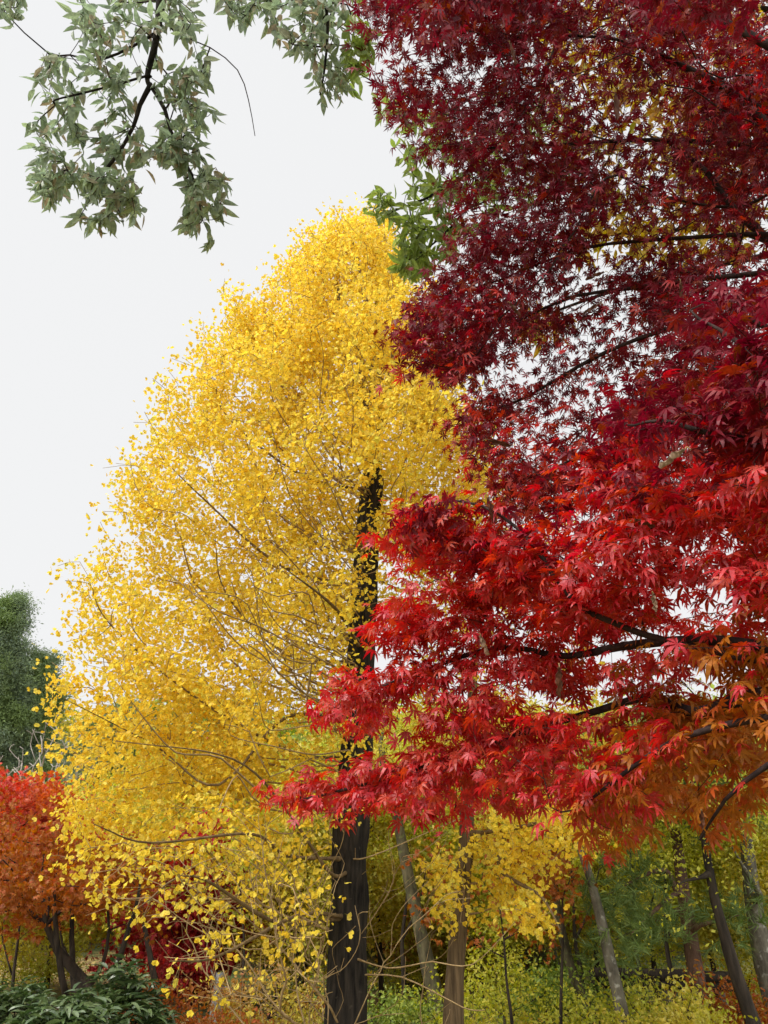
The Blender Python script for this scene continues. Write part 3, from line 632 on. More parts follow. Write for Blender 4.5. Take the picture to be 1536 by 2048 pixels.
def log_rail():
    Y = 13.6; a_ = PY(1182, 1948, Y); b_ = PY(1330, 1950, Y + .4); c_ = PY(1475, 1956, Y + .6); base = a_ * .5 + c_ * .5; base[2] = gz(base[0], base[1])
    root = thing('log_rail', 'dark rustic log rail on pale posts below the reddish pine', 'fence', base)
    for dz, r in ((0, .085), (-.13, .06)):
        g = Geo(); tube(g, catmull([a_ + Z * dz, b_ + Z * dz, c_ + Z * dz], 8), r, 10, 0, .12); g.build('rail', M['bark_black'], root, base)
    for px, Yp in ((1219, Y + .1), (1330, Y + .45), (1440, Y + .6)):
        q = PY(px, 1962, Yp); q0 = q.copy(); q0[2] = gz(q[0], Yp) - .1; g = Geo(); tube(g, np.linspace(q0, q - Z * .11, 8), .065, 10, 0, .1); g.build('post', M['bark_grey'], root, base)
log_rail()

# ------------------------------------------------------------------ the big ginkgo
G_Y = 7.5
def ginkgo():
    tl = [(684, 2120), (690, 2040), (697, 1800), (703, 1640), (712, 1450), (722, 1300), (733, 1120), (742, 1000), (748, 900)]
    pts = [PY(px, py, G_Y) for px, py in tl]; base = pts[0].copy(); base[2] = gz(base[0], G_Y) - .1
    s = Skel(); pts = np.vstack([[base], pts[1:]]); tid = s.path(pts, [.215, .166, .157, .153, .15, .147, .138, .122, .10], step=.12)
    # upright leaders above the fork
    for px2, px3, dy in ((690, 660, .1), (760, 742, .35), (745, 705, -.5), (790, 800, -.1), (720, 760, .6)):
        s.limb([PY(px2 * .4 + 747 * .6, 850, G_Y + dy * .2), PY(px2, 700, G_Y + dy * .6), PY((px2 + px3) / 2, 570, G_Y + dy), PY(px3, 465 + abs(dy) * 30, G_Y + dy)], [.06, .045, .025, .008], .25)
    left = [(690, 420), (610, 505), (485, 545), (455, 590), (430, 650), (365, 700), (345, 760), (310, 840), (250, 930), (225, 985), (240, 1060), (165, 1095), (150, 1190), (95, 1290), (110, 1380), (80, 1440), (78, 1510), (110, 1590), (95, 1620), (135, 1710), (160, 1790), (190, 1850), (330, 1960)]
    right = [(700, 430), (800, 470), (860, 560), (900, 680), (960, 800), (990, 900), (1030, 970), (1010, 1040), (930, 1080), (840, 1180), (860, 1260), (800, 1330), (780, 1450), (760, 1550)]
    # explicit long boughs, seen in the photo as lines rising out to the left
    B = [([(690, 1500), (560, 1440), (430, 1560), (300, 1500), (190, 1420)], -1.4), ([(705, 1330), (590, 1270), (470, 1170), (420, 1050)], -.6),
         ([(715, 1200), (620, 1090), (500, 980), (420, 850)], .2), ([(700, 1620), (640, 1720), (590, 1640), (420, 1560), (260, 1490)], -2.0),
         ([(735, 1000), (650, 900), (560, 760), (500, 620)], .3), ([(730, 1060), (600, 960), (470, 790), (430, 690)], -.8),
         ([(700, 1560), (560, 1500), (400, 1400), (250, 1270), (180, 1160)], -.9), ([(720, 1150), (560, 1120), (400, 1010), (310, 900)], -1.2),
         ([(695, 1750), (600, 1690), (450, 1670), (300, 1680), (180, 1640)], -2.4), ([(692, 1830), (560, 1780), (430, 1760), (260, 1770)], -2.2),
         ([(690, 1900), (600, 1860), (480, 1880), (360, 1960)], -2.4), ([(745, 960), (830, 850), (900, 760)], .4), ([(735, 1080), (830, 1010), (930, 960)], .5),
         ([(725, 1240), (800, 1160), (850, 1100)], .2), ([(700, 1690), (780, 1690), (930, 1620)], -.8), ([(688, 1975), (760, 1960), (860, 1925), (940, 1890), (1060, 1860)], -1.2), ([(685, 1990), (790, 1980), (900, 1990), (960, 2030)], -.9),
         ([(740, 1020), (700, 880), (650, 720)], 1.6), ([(725, 1230), (560, 1200), (360, 1140)], 1.8), ([(705, 1500), (500, 1380), (240, 1370)], 1.5), ([(720, 1250), (640, 1180), (560, 1120)], -2.2)]
    for ln, dy in B:
        k = len(ln) - 1; q = np.array([PY(px, py, G_Y + dy * (i / k) ** .8) for i, (px, py) in enumerate(ln)]); n = len(q)
        q = q + rnd(n, .10); s.limb(q[1:], np.linspace(.015 if dy < 0 and ln[-1][0] < 600 else .0065, .003, n - 1), .2, tid)
    for k in range(78):                                     # slender ascending boughs on the near side
        py0 = rng.uniform(900, 1620); f = (py0 - 900) / 720; ln = rng.uniform(.55, 1.0); px0 = np.interp(py0, [900, 1620], [748, 700])
        dx = -(160 + 420 * f) * ln * rng.uniform(.45, 1.0); dyp = -(330 - 160 * f) * ln * rng.uniform(.35, 1.25); dep = -rng.uniform(-.6, 2.4)
        q = [PY(px0 + dx * t, py0 + dyp * (.35 * t + .65 * t * t), G_Y + dep * t ** .7) + rnd(1, .09 * (t > .1))[0] for t in (.05, .3, .6, .85, 1.0)]
        s.limb(np.array(q), np.linspace(.0105, .0035, 5) * rng.uniform(.7, 1.15), .2, tid)
    # crown tips fill an upright oval fitted round the trunk; left side wider
    lp = np.array([PY(px, py, G_Y) for px, py in left]); rp_ = np.array([PY(px, py, G_Y) for px, py in right])
    lp = lp[np.argsort(lp[:, 2])]; rp_ = rp_[np.argsort(rp_[:, 2])]
    N = 6500; z = rng.uniform(PY(700, 1830, G_Y)[2], PY(690, 425, G_Y)[2], N * 4)
    xc = np.interp(z, pts[:, 2], pts[:, 0]); xl = np.interp(z, lp[:, 2], lp[:, 0]); xr = np.interp(z, rp_[:, 2], rp_[:, 0])
    a = rng.uniform(0, 2 * math.pi, N * 4); rr = rng.uniform(.12, 1, N * 4) ** .55
    ex = np.where(np.cos(a) < 0, (xc - xl) * 1.05, xr - xc); ey = np.minimum(.75 * (xr - xl) * .5 + .25, 2.5) * np.where(np.sin(a) < 0, 1.05, .9)
    tips = np.column_stack([xc + ex * rr * np.cos(a), G_Y + ey * rr * np.sin(a), z])
    # thin out: gaps, sparse low on the right and near the trunk
    px, py, D = project(tips); keep = vnoise(tips, 1.5, 9) > -.38
    low = np.clip((py - 1500) / 350, 0, 1); keep &= rng.uniform(size=len(px)) > low * np.where(px > 560, 1.05, .55)
    keep &= ~((px > 700) & (py > 1080) & (rng.uniform(size=len(px)) < .66)); keep &= ~((px > 560) & (py > 1250) & (rng.uniform(size=len(px)) < .45))
    wgt = rng.uniform(size=len(px)) < np.clip(ex / 2.2, .25, 1); keep &= wgt
    keep &= ~((px > np.interp(py, [950, 2040], [712, 650])) & (px < np.interp(py, [950, 2040], [778, 735])) & (tips[:, 1] < G_Y + .1) & (py > 930) & (rng.uniform(size=len(px)) < .55))
    keep &= vnoise(tips, 3.2, 19) > -.30
    # stay inside the outline as the boughs nearest the viewer would
    left = [(a - 14, b) for a, b in left]; poly = left + [(430, 2000), (700, 2010), (760, 1560)] + right[::-1]
    rag = vnoise(np.column_stack([px, py, 0 * px]), 1 / 62, 55) * 30 + vnoise(np.column_stack([px, py, 0 * px]), 1 / 26, 56) * 16 - 6
    rag *= np.clip((1350 - py) / 250, .25, 1)
    keep &= in_poly(px - rag, py - rag, poly)
    tips = tips[keep][:3000]; tips = tips + rnd(len(tips), .06)
    ex_low = sample_poly([(150, 1760), (250, 1700), (520, 1690), (660, 1720), (690, 1830), (640, 1930), (560, 2010), (360, 2000), (300, 1900)], 150)
    tl_ = np.array([PY(q[0], q[1], G_Y + rng.uniform(-2.1, -.5)) for q in ex_low])
    bare = sample_poly([(420, 1640), (690, 1600), (690, 2040), (460, 2040), (300, 1820)], 220)
    tb = np.array([PY(q[0], q[1], G_Y + rng.uniform(-2.0, 1.0)) for q in bare])
    br2 = sample_poly([(700, 1650), (900, 1640), (960, 1840), (900, 2030), (700, 2040)], 46); tb2 = np.array([PY(q[0], q[1], G_Y + rng.uniform(-1.2, 1.0)) for q in br2])
    ends = s.grow(np.vstack([tips, tl_]), .30, .2, .16, sag=-.03); s.grow(np.vstack([tb, tb2]), 0.65, .12, .18); s.radii(.0026, 2.55)
    root = thing('ginkgo_tree', 'tall golden yellow ginkgo with a black trunk in the centre', 'tree', base); g = Geo()
    n = wood(s, root, g, tid, M['bark_dark'], M['bark_limb'], .014, base, 1, .17, sides=32); print('ginkgo limbs', n)
    p, d = tip_dirs(s, ends); nt_ = len(tips); tpl = [ginkgo_leaf(k) for k in range(5)]
    pxx, pyy, _ = project(p); lowf = np.clip((pyy - 1620) / 120, 0, 1) * np.clip((pxx - 60) / 160, .45, 1)
    per = np.round(rng.integers(21, 41, len(p)) * (1 - lowf) + rng.integers(1, 7, len(p)) * lowf).astype(int); idx = np.repeat(np.arange(len(p)), per); n = len(idx)
    back = rng.uniform(0, 1, n) ** 1.2 * .42; off = rnd(n, .085) ; pos = p[idx] - d[idx] * back[:, None] + off
    ax = unit(off) * .8 + d[idx] * .3 + rnd(n, .45) - Z * .45
    place(g, tpl, pos, ax, rnd(n, .8) + Z * .35, np.where(lowf[idx] > .5, .046, .047) * rng.uniform(.6, 1.25, n), 0); print('ginkgo leaves', n)
    g.build('crown', [M['ginkgo'], M['twig']], root, base)
ginkgo()

# slim ginkgo at the right of it
def slim_ginkgo():
    Y = 8.6; tl = [(903, 2120), (906, 2040), (914, 1900), (924, 1790), (932, 1690), (936, 1580), (945, 1450)]
    pts = [PY(px, py, Y) for px, py in tl]; base = pts[0].copy(); base[2] = gz(base[0], Y) - .1; top = pts[-1] + np.array([.05, .1, .6]); top2 = top + np.array([.1, .1, .5])
    s = Skel(); tid = s.path(np.vstack([[base], pts[1:], [top], [top2]]), [.105, .098, .09, .085, .08, .075, .065, .05, .02], step=.12)
    for ln, dy in (([(932, 1690), (1010, 1660), (1100, 1640), (1200, 1610)], -.9), ([(930, 1710), (1000, 1740), (1080, 1790), (1120, 1860)], -1.2), ([(926, 1770), (880, 1740), (840, 1720)], -.4), ([(934, 1640), (1000, 1600), (1080, 1580)], .3)):
        k = len(ln) - 1; q = np.array([PY(a, b, Y + dy * i / k) for i, (a, b) in enumerate(ln)]); s.limb(q[1:], np.linspace(.022, .006, k), .2)
    t1 = sample_poly([(960, 1590), (1260, 1580), (1240, 1660), (1150, 1720), (1080, 1760), (1000, 1760), (945, 1700)], 95)
    t2 = sample_poly([(960, 1760), (1040, 1770), (1120, 1850), (1125, 1880), (1050, 1850), (960, 1800)], 26)
    t3 = sample_poly([(830, 1720), (940, 1700), (930, 1860), (870, 1840)], 22)
    t4 = sample_poly([(860, 930), (1060, 930), (1200, 1100), (1250, 1560), (900, 1560), (800, 1400), (780, 1200)], 150)
    tips = np.vstack([[PY(a, b, Y + rng.uniform(-1.3, .2)) for a, b in np.vstack([t1, t2, t3])], [PY(a, b, Y + rng.uniform(-.8, 1.2)) for a, b in t4]])
    ends = s.grow(tips, .3, .2, .16); s.radii(.0026, 2.35); root = thing('ginkgo_tree', 'slim brown furrowed ginkgo trunk with bright yellow leaves under the red maple', 'tree', base); g = Geo()
    wood(s, root, g, tid, M['bark_brown'], M['bark_limb'], .012, base, 1, .12, sides=20); p, d = tip_dirs(s, ends); idx = np.repeat(np.arange(len(p)), 17); n = len(idx)
    pos = p[idx] - d[idx] * (rng.uniform(0, 1, n) * .35)[:, None] + rnd(n, .075); ax = rnd(n, .6) - Z * .5 + d[idx] * .3
    place(g, [ginkgo_leaf(k) for k in range(5)], pos, ax, rnd(n, .7) + Z * .4 - FW * .3, .055 * rng.uniform(.7, 1.2, n), 0); g.build('crown', [M['ginkgo'], M['twig']], root, base)
slim_ginkgo()

# ------------------------------------------------------------------ maples on the right
def maple_leaves(g, s, ends, per, size, tpl, mat_fn, drop=.5, face=0.0, twig=.22, spread=.03, nrm=.5):
    p, d = tip_dirs(s, ends); d = unit(d + rnd(len(d), .15)); idx = np.repeat(np.arange(len(p)), per); n = len(idx)
    f = rng.uniform(0, 1, n); side = unit(np.cross(d[idx], Z) + 1e-6); sg = np.where(rng.uniform(size=n) < .5, -1., 1.)[:, None]
    pos = p[idx] - d[idx] * (f * twig)[:, None] + side * sg * (rng.uniform(.1, 1, n) * twig * .42)[:, None] + rnd(n, spread)
    ax = d[idx] * (.9 - .5 * f)[:, None] + side * sg * (.35 + .6 * f)[:, None] - Z * drop * rng.uniform(.3, 1.6, n)[:, None] + rnd(n, .25)
    nm = Z + rnd(n, nrm) - FW * face
    sc = size * rng.uniform(.65, 1.2, n); mi = mat_fn(pos)
    for k in np.unique(mi):
        q = mi == k; place(g, tpl, pos[q], ax[q], nm[q], sc[q], int(k))
    return n

def crimson_maple():
    base = np.array([3.7, 2.9, gz(3.7, 2.9) - .1]); s = Skel()
    tid = s.path([base, [3.6, 2.9, 1.5], [3.5, 3.0, 3.0], [3.3, 3.0, 4.6], [3.0, 2.9, 6.0]], [.17, .15, .13, .10, .06], step=.2)
    for ln, D0, D1, r in (([(1640, 330), (1500, 218), (1424, 163), (1353, 128), (1277, 90), (1236, 49)], 3.6, 3.9, .028), ([(1560, 240), (1424, 163), (1277, 88), (1160, 72), (1060, 70)], 3.6, 4.0, .012),
                      ([(1680, 620), (1536, 480), (1460, 410), (1410, 340), (1330, 280)], 3.7, 4.1, .026), ([(1680, 520), (1536, 545), (1400, 558), (1280, 575), (1150, 592), (1040, 640), (960, 680)], 3.4, 4.2, .016),
                      ([(1690, 480), (1536, 468), (1400, 474), (1280, 482), (1150, 500), (1000, 560), (880, 600)], 3.6, 4.2, .014), ([(1660, 300), (1500, 290), (1300, 280), (1100, 290), (900, 300)], 3.9, 4.3, .018),
                      ([(1690, 720), (1500, 640), (1330, 660), (1180, 720), (1060, 790), (960, 830)], 3.3, 4.0, .016), ([(1690, 200), (1480, 60), (1250, -40), (1000, -60)], 3.2, 3.8, .024), ([(1690, 850), (1500, 830), (1300, 860), (1100, 940), (980, 980)], 3.2, 3.8, .016)):
        n = len(ln); q = np.array([P(a, b, D0 + (D1 - D0) * i / (n - 1)) for i, (a, b) in enumerate(ln)]); s.limb(q, np.linspace(r, r * .3, n), .15)
    poly = [(700, -120), (1620, -120), (1620, 760), (1500, 900), (1400, 1050), (1200, 1100), (1000, 1040), (960, 960), (900, 900), (950, 850), (890, 825), (935, 770), (790, 735), (780, 690), (860, 650), (800, 620), (880, 560), (900, 450), (850, 370), (800, 290), (780, 210), (735, 160), (760, 90), (705, 30)]
    q = sample_poly(poly, 4200); D = rng.uniform(3.3, 4.7, len(q)); tips = P(q[:, 0], q[:, 1], D)
    hole = (vnoise(np.column_stack([q / 120, D]), 1.0, 21) < -.30) | (vnoise(np.column_stack([q / 45, D * 2]), 1.0, 22) < -.42)
    for (hx, hy, rx, ry, pr) in ((1330, 480, 190, 55, .8), (1100, 575, 110, 55, .55), (1040, 740, 90, 50, .9), (1170, 640, 90, 60, .6), (1250, 260, 120, 130, .6), (1140, 150, 90, 80, .5), (1400, 110, 100, 60, .5), (830, 300, 80, 120, .5), (850, 340, 70, 90, .5), (930, 900, 80, 70, .4), (880, 130, 90, 70, .35), (1080, 860, 180, 110, .55), (1250, 760, 130, 90, .4), (760, 90, 50, 60, .4), (1480, 620, 110, 110, .3)):
        e = ((q[:, 0] - hx) / rx) ** 2 + ((q[:, 1] - hy) / ry) ** 2; hole |= (e < 1) & (rng.uniform(size=len(q)) < pr)
    eq = np.vstack([sample_poly([(775, 690), (800, 610), (900, 560), (960, 640), (960, 760), (860, 745)], 95), sample_poly([(880, 820), (960, 780), (1050, 900), (1000, 960), (900, 900)], 45)])
    tips = np.vstack([tips[~hole], P(eq[:, 0], eq[:, 1], rng.uniform(3.4, 4.3, len(eq)))])
    ends = s.grow(tips, .25, .14, .14); s.radii(.0012, 2.4)
    root = thing('maple_tree', 'dark crimson small leaved maple filling the upper right', 'tree', base); g = Geo()
    n = wood(s, root, g, tid, M['bark_black'], M['twig_dark'], .0085, base, 3, .1); print('crimson limbs', n)
    tpl = [maple_leaf(False, k) for k in range(6)]
    def mf(pos):
        px, py, D = project(pos); r = rng.uniform(size=len(pos)); return np.where(r < np.clip((py - 560) / 700, .0, .55) + np.clip((px - 1250) / 1200, 0, .2), 1, 0)
    n = maple_leaves(g, s, ends, 10, .046, tpl, mf, .45, .25, .2, .04, .75); print('crimson leaves', n)
    g.build('crown', [M['crimson'], M['scarlet'], M['orange'], M['twig_dark']], root, base)
crimson_maple()

def scarlet_maple():
    base = np.array([2.15, 1.9, gz(2.15, 1.9) - .1]); s = Skel()
    tid = s.path([base, [2.1, 1.95, .9], [2.0, 2.0, 1.8], [1.95, 2.0, 2.6], [1.9, 1.95, 3.3]], [.14, .12, .10, .08, .05], step=.15)
    for ln, D0, D1, r in (([(1660, 1330), (1536, 1295), (1400, 1280), (1250, 1292), (1130, 1312), (1000, 1295), (850, 1340), (700, 1400)], 1.9, 2.9, .020), ([(1640, 1370), (1500, 1392), (1390, 1425), (1300, 1395), (1200, 1420), (1000, 1480), (800, 1550), (600, 1600)], 1.9, 3.0, .022),
                      ([(1620, 1340), (1400, 1300), (1170, 1222), (1085, 1115), (1040, 1060), (960, 1010), (880, 1005)], 2.0, 2.5, .012), ([(1640, 900), (1536, 885), (1400, 862), (1330, 842), (1250, 850)], 1.8, 2.1, .012),
                      ([(1640, 1060), (1450, 1010), (1300, 1060), (1150, 1080)], 1.9, 2.4, .012), ([(1620, 1420), (1500, 1440), (1350, 1480), (1230, 1560), (1150, 1620)], 1.7, 2.1, .012),
                      ([(1650, 1480), (1536, 1530), (1450, 1600), (1400, 1680)], 1.7, 1.9, .009), ([(1650, 760), (1536, 720), (1440, 660), (1380, 620)], 1.8, 2.1, .010)):
        n = len(ln); q = np.array([P(a, b, D0 + (D1 - D0) * i / (n - 1)) for i, (a, b) in enumerate(ln)]); s.limb(q, np.linspace(r, r * .25, n), .1)
    poly = [(1620, 570), (1480, 580), (1400, 640), (1330, 700), (1230, 800), (1130, 880), (1000, 950), (930, 1000), (800, 1000), (850, 1060), (770, 1110), (800, 1180), (740, 1240), (720, 1290), (650, 1350), (700, 1390), (620, 1430), (700, 1480), (640, 1535), (480, 1590), (570, 1635), (740, 1640), (840, 1605), (900, 1640), (950, 1600), (1040, 1680), (1120, 1640), (1200, 1640), (1230, 1760), (1300, 1700), (1360, 1660), (1400, 1730), (1480, 1680), (1540, 1620), (1620, 1620)]
    q = sample_poly(poly, 1150)
    Dm = np.clip(1.75 + (1450 - q[:, 0]) / 900 * 1.1, 1.65, 3.1); D = Dm + rng.uniform(0, 1, len(q)) ** 1.3 * np.clip(1.2 - (q[:, 0] < 900) * .5, .3, 2)
    tips = P(q[:, 0], q[:, 1], D)
    hole = vnoise(np.column_stack([q / np.array([170, 52]), D]), 1.0, 31) < -.27
    for (hx, hy, rx, ry, pr) in ((1420, 1370, 120, 60, .6), (1270, 1180, 70, 25, .4), (1350, 960, 60, 30, .4), (1500, 1480, 60, 40, .8), (1180, 1400, 150, 40, .4), (720, 1490, 90, 30, .4)):
        e = ((q[:, 0] - hx) / rx) ** 2 + ((q[:, 1] - hy) / ry) ** 2; hole |= (e < 1) & (rng.uniform(size=len(q)) < pr)
    tq = np.vstack([sample_poly([(760, -60), (960, -60), (930, 60), (850, 90), (800, 60)], 16), sample_poly([(1200, -60), (1560, -60), (1540, 40), (1420, 60), (1300, 30)], 22)])
    eq = sample_poly([(800, 1010), (950, 1000), (1000, 1250), (760, 1300), (740, 1240), (790, 1180), (770, 1110)], 60); tips = tips[~hole]; hole = np.zeros(len(tips), bool); tips = np.vstack([tips, P(eq[:, 0], eq[:, 1], rng.uniform(2.4, 3.1, 60))]); hole = np.zeros(len(tips), bool)
    fq = sample_poly([(1080, 1060), (1320, 1040), (1340, 1180), (1240, 1230), (1100, 1200)], 46); tips = np.vstack([tips[~hole], P(fq[:, 0], fq[:, 1], rng.uniform(1.9, 2.7, 46)), P(tq[:, 0], tq[:, 1], rng.uniform(2.1, 2.6, len(tq)))]); s.limb(P(np.array([1700, 1500, 1250, 1000, 880]), np.array([100, -60, -90, -60, 0]), np.array([2.1, 2.2, 2.3, 2.3, 2.3])), np.linspace(.012, .003, 5), .1, tid)
    ends = s.grow(tips, .25, .1, .14, sag=.03); s.radii(.0010, 2.4)
    root = thing('maple_tree', 'near scarlet and orange maple reaching in from the right in drooping layers', 'tree', base); g = Geo()
    n = wood(s, root, g, tid, M['bark_black'], M['twig_dark'], .006, base, 3, .1); print('scarlet limbs', n)
    def mf(pos):
        px, py, D = project(pos); k = vnoise(pos, 2.6, 41) * .40 + rng.normal(size=len(pos)) * .17
        o = (px - 1150) / 520 + (py - 1350) / 620 + k; c = (1000 - py) / 400 + k
        return np.where(o > .52, 2, np.where(c > .25, 0, 1))
    n = maple_leaves(g, s, ends, 13, .0435, [maple_leaf(True, k) for k in range(8)], mf, .50, .08, .17, .020, .36); print('scarlet leaves', n)
    g.build('crown', [M['crimson'], M['scarlet'], M['orange'], M['twig_dark']], root, base)
scarlet_maple()

# ------------------------------------------------------------------ overhanging evergreen, rooted behind the viewer
def overhang():
    base = np.array([.4, -2.6, gz(.4, -2.6) - .1]); s = Skel()
    tid = s.path([base, [.35, -2.6, 2], [.3, -2.5, 4.5], [.2, -2.2, 6.6], [.1, -1.8, 8.2]], [.26, .23, .20, .16, .10], step=.3)
    L = ([(330, -420), (318, -150), (320, 0), (312, 80), (295, 150), (300, 175)], 4.6, 4.5, .034), ([(300, 172), (280, 210), (268, 250), (235, 310), (200, 350)], 4.5, 4.5, .017), ([(302, 172), (330, 220), (350, 290), (385, 350), (405, 440)], 4.5, 4.4, .014), \
        ([(325, 30), (350, 65), (420, 95), (475, 140), (497, 200), (510, 272)], 4.6, 4.6, .0065), ([(318, 60), (270, 90), (200, 120), (140, 110), (95, 105)], 4.6, 4.6, .009), ([(300, 150), (230, 170), (150, 190), (110, 200)], 4.5, 4.4, .008), \
        ([(620, -300), (640, -60), (655, 40), (650, 130), (640, 190)], 4.5, 4.4, .014), ([(640, -40), (560, -10), (480, 20)], 4.5, 4.6, .009), ([(1250, -400), (1150, 0), (1020, 260), (880, 380), (780, 425)], 5.3, 5.5, .022), ([(1020, 260), (930, 420), (850, 500), (790, 530)], 5.4, 5.4, .010), ([(100, -300), (40, -60), (10, 10)], 4.8, 4.8, .010)
    for ln, D0, D1, r in L:
        n = len(ln); q = np.array([P(a, b, D0 + (D1 - D0) * i / (n - 1)) for i, (a, b) in enumerate(ln)]); s.limb(q, np.linspace(r, r * .35, n), .15, tid if ln[0][1] < -100 else None)
    clusters = [([(100, -40), (400, -40), (410, 20), (300, 60), (230, 120), (170, 130), (150, 60)], 62), ([(340, 10), (400, 20), (400, 80), (350, 70)], 10), ([(60, 110), (120, 100), (160, 170), (150, 240), (70, 200)], 16), ([(160, 130), (290, 130), (260, 240), (180, 220)], 34), ([(310, 110), (420, 120), (445, 220), (400, 240), (320, 200)], 32),
                ([(60, 250), (160, 230), (250, 260), (270, 330), (260, 430), (180, 450), (120, 420), (60, 370)], 80), ([(250, 260), (400, 240), (400, 320), (290, 340)], 40), ([(60, 360), (270, 350), (285, 440), (190, 460), (110, 420)], 44), ([(330, 310), (460, 340), (450, 400), (440, 470), (405, 505), (365, 490), (380, 400)], 46),
                ([(430, -30), (540, -30), (530, 40), (470, 60)], 20), ([(530, -30), (760, -30), (740, 130), (690, 200), (640, 190), (610, 130), (540, 80)], 84), ([(740, 200), (900, 180), (1000, 400), (900, 520), (840, 500), (720, 410), (790, 360)], 150), ([(770, 490), (850, 480), (850, 560), (790, 540)], 26), ([(-60, -40), (60, -40), (40, 20), (0, 30)], 16), ([(960, 180), (1150, 180), (1150, 400), (1000, 420)], 40)]
    tips = []
    for poly, n in clusters:
        n = int(n * 1.8); q = sample_poly(poly, n); D = 4.5 + rng.uniform(-.3, .45, n) + (q[:, 0] > 700) * (q[:, 1] > 150) * .9; tips.append(P(q[:, 0], q[:, 1], D)[vnoise(np.column_stack([q / 38, D]), 1.0, 77) > -.18])
    ends = s.grow(np.vstack(tips), .12, .15, .16); s.radii(.0022, 2.4)
    root = thing('evergreen_tree', 'broad glossy green leaved tree hanging over the top of the view', 'tree', base); g = Geo()
    n = wood(s, root, g, tid, M['bark_dark'], M['bark_dark'], .007, base, 1, .1); print('overhang limbs', n)
    p, d = tip_dirs(s, ends); per = 5; idx = np.repeat(np.arange(len(p)), per); n = len(idx)
    pos = p[idx] - d[idx] * (rng.uniform(0, 1, n) ** 1.5 * .10)[:, None] + rnd(n, .012); ax = d[idx] * .45 + rnd(n, .62) - Z * .65
    lit = project(pos)[0] > 690; nm = Z * .6 + rnd(n, .8); sc = np.where(lit, .115, .099) * rng.uniform(.55, 1.2, n); tp = [lance_leaf(.36, .06, .22), lance_leaf(.32, .1, .4), lance_leaf(.38, .04, .05)]
    for k, q in ((0, ~lit), (2, lit)): place(g, tp, pos[q], ax[q], nm[q], sc[q], k)
    g.build('crown', [M['green'], M['twig_dark'], M['green_lit']], root, base)
overhang()

# yellow tan tree behind the crimson maple
def tan_tree():
    base = np.array([4.9, 5.2, gz(4.9, 5.2) - .1]); s = Skel(); tid = s.path([base, [4.9, 5.2, 3], [4.8, 5.1, 6], [4.6, 5, 9]], [.2, .18, .14, .06], step=.3)
    for ln in ([(1700, 300), (1500, 250), (1300, 180), (1150, 150)], [(1700, 560), (1500, 470), (1350, 460), (1200, 470)], [(1700, 80), (1400, 0), (1200, 40)], [(1600, 500), (1300, 560), (1060, 640)]):
        q = np.array([P(a, b, 6.6 - .3 * i) for i, (a, b) in enumerate(ln)]); s.limb(q, np.linspace(.03, .008, len(q)), .2)
    q = np.vstack([sample_poly([(1060, -40), (1580, -40), (1580, 430), (1380, 420), (1200, 400), (1080, 250)], 250), sample_poly([(1120, 430), (1500, 430), (1500, 520), (1300, 540), (1130, 500)], 46), sample_poly([(1020, 640), (1120, 650), (1100, 700), (1040, 690)], 10)])
    ends = s.grow(P(q[:, 0], q[:, 1], rng.uniform(5.2, 6.6, len(q))), .3, .2, .16); s.radii(.003, 2.4); root = thing('chestnut_tree', 'tan and yellow long leaved tree showing through the crimson maple at top right', 'tree', base); g = Geo()
    wood(s, root, g, tid, M['bark_dark'], M['bark_dark'], .011, base, 1, .1); p, d = tip_dirs(s, ends); idx = np.repeat(np.arange(len(p)), 9); n = len(idx)
    pos = p[idx] - d[idx] * (rng.uniform(0, 1, n) * .25)[:, None] + rnd(n, .05); place(g, lance_leaf(.33, .06, .25), pos, rnd(n, .5) - Z * .8 + d[idx] * .3, rnd(n, .8) + Z * .4, .135 * rng.uniform(.6, 1.2, n), 0)
    g.build('crown', [M['tan'], M['twig_dark']], root, base)
tan_tree()

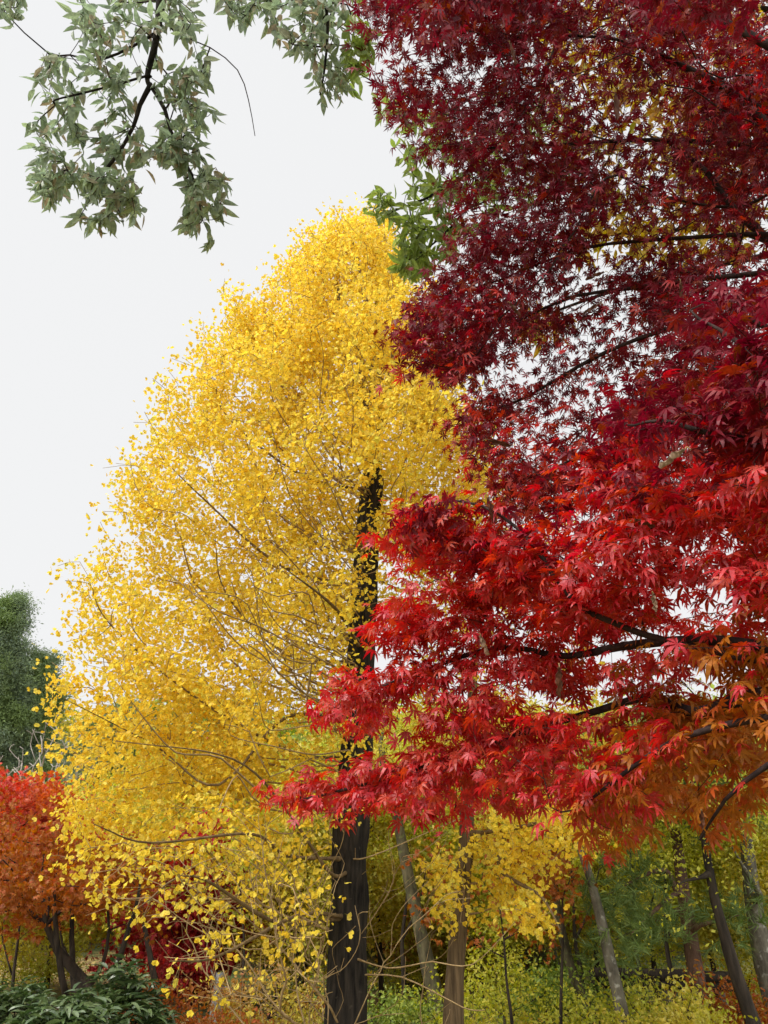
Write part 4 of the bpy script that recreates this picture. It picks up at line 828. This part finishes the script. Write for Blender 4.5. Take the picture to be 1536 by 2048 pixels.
# ------------------------------------------------------------------ withered leaves caught in the maples
def withered(px, py, D, L, ang, mat, lab, curl=.5):
    V = []; F = []; nu, nv = 9, 5; c = P(px, py, D + .06); L = L * .8; ax = math.cos(ang) * RT * 1.0 - math.sin(ang) * UP; nrm = unit(-FW + rnd(1, .9)[0]); x = unit(np.cross(ax, nrm)); zz = np.cross(x, ax)
    for i in range(nu):
        u = i / (nu - 1); wd = L * (.15 + .05 * math.sin(23 * u + px)) * math.sin(math.pi * min(1, u * .97 + .03)) ** .75 * (1 + .12 * math.sin(9 * u))
        for j in range(nv):
            v = j / (nv - 1) * 2 - 1; th = v * 1.1 * (1 + curl)
            V.append(ax * (u - .5) * L + x * wd * math.sin(th) / (1 + curl * .6) + zz * (wd * curl * (1 - math.cos(th)) + L * .18 * (u - .5) ** 2 + .006 * math.sin(13 * u + 4 * v)))
    for i in range(nu - 1):
        for j in range(nv - 1): a_ = i * nv + j; F.append([a_, a_ + 1, a_ + nv + 1, a_ + nv])
    g = Geo(); g.add(np.array(V), F, 0, True); root = thing('withered_leaf', lab, 'leaf', c, 'withered leaves caught in the maples')
    g.build('blade', M[mat], root); g = Geo(); st = [-ax * .5 * L, -ax * .62 * L + zz * .004, -ax * .75 * L - UP * .01]; tube(g, catmull(st, 3), .0013, 5); g.build('stalk', M['twig'], root)
for a_ in [(1190, 553, 3.25, .11, 2.75, 'withered', 'long dark withered leaf in the pale gap of the crimson maple, upper of two'), (1182, 618, 3.25, .10, 2.6, 'withered', 'dark withered leaf in the pale gap of the crimson maple, lower of two'),
           (1362, 585, 2.6, .09, 1.5, 'withered', 'brown withered leaf hanging below the thin bough at upper right'), (1232, 215, 3.2, .15, 1.5, 'withered', 'long brown withered leaf hanging upright near the top right'),
           (1025, 110, 3.2, .12, 1.3, 'withered', 'brown withered leaf hanging near the top of the crimson maple'), (812, 240, 3.4, .10, 1.4, 'withered', 'dark withered leaf at the left fringe of the crimson maple'),
           (1030, 620, 3.2, .09, .9, 'withered', 'small dark withered leaf low in the crimson maple'), (1000, 885, 2.7, .11, .25, 'withered', 'brown withered leaf lying level among crimson twigs'),
           (980, 1020, 2.3, .10, 1.3, 'withered', 'brown withered leaf on the left tip of the scarlet maple'), (1345, 918, 1.6, .085, 2.5, 'withered_pale', 'pale tan curled leaf lodged in the scarlet maple at right'),
           (970, 1290, 2.2, .08, 1.2, 'withered_pale', 'grey tan curled leaf lodged low in the scarlet maple'), (1310, 1205, 1.55, .05, 1.4, 'withered_pale', 'small cream withered leaf standing on pink maple leaves'),
           (1120, 1365, 1.75, .09, 1.55, 'withered', 'dark shrivelled leaf hanging upright in the middle of the scarlet maple'), (1290, 1045, 1.9, .07, .3, 'withered', 'brown withered leaf in the shaded heart of the scarlet maple'),
           (1405, 1640, 1.6, .05, 1.5, 'withered', 'small black withered leaf under the orange leaves at lower right')]:
    withered(*a_)
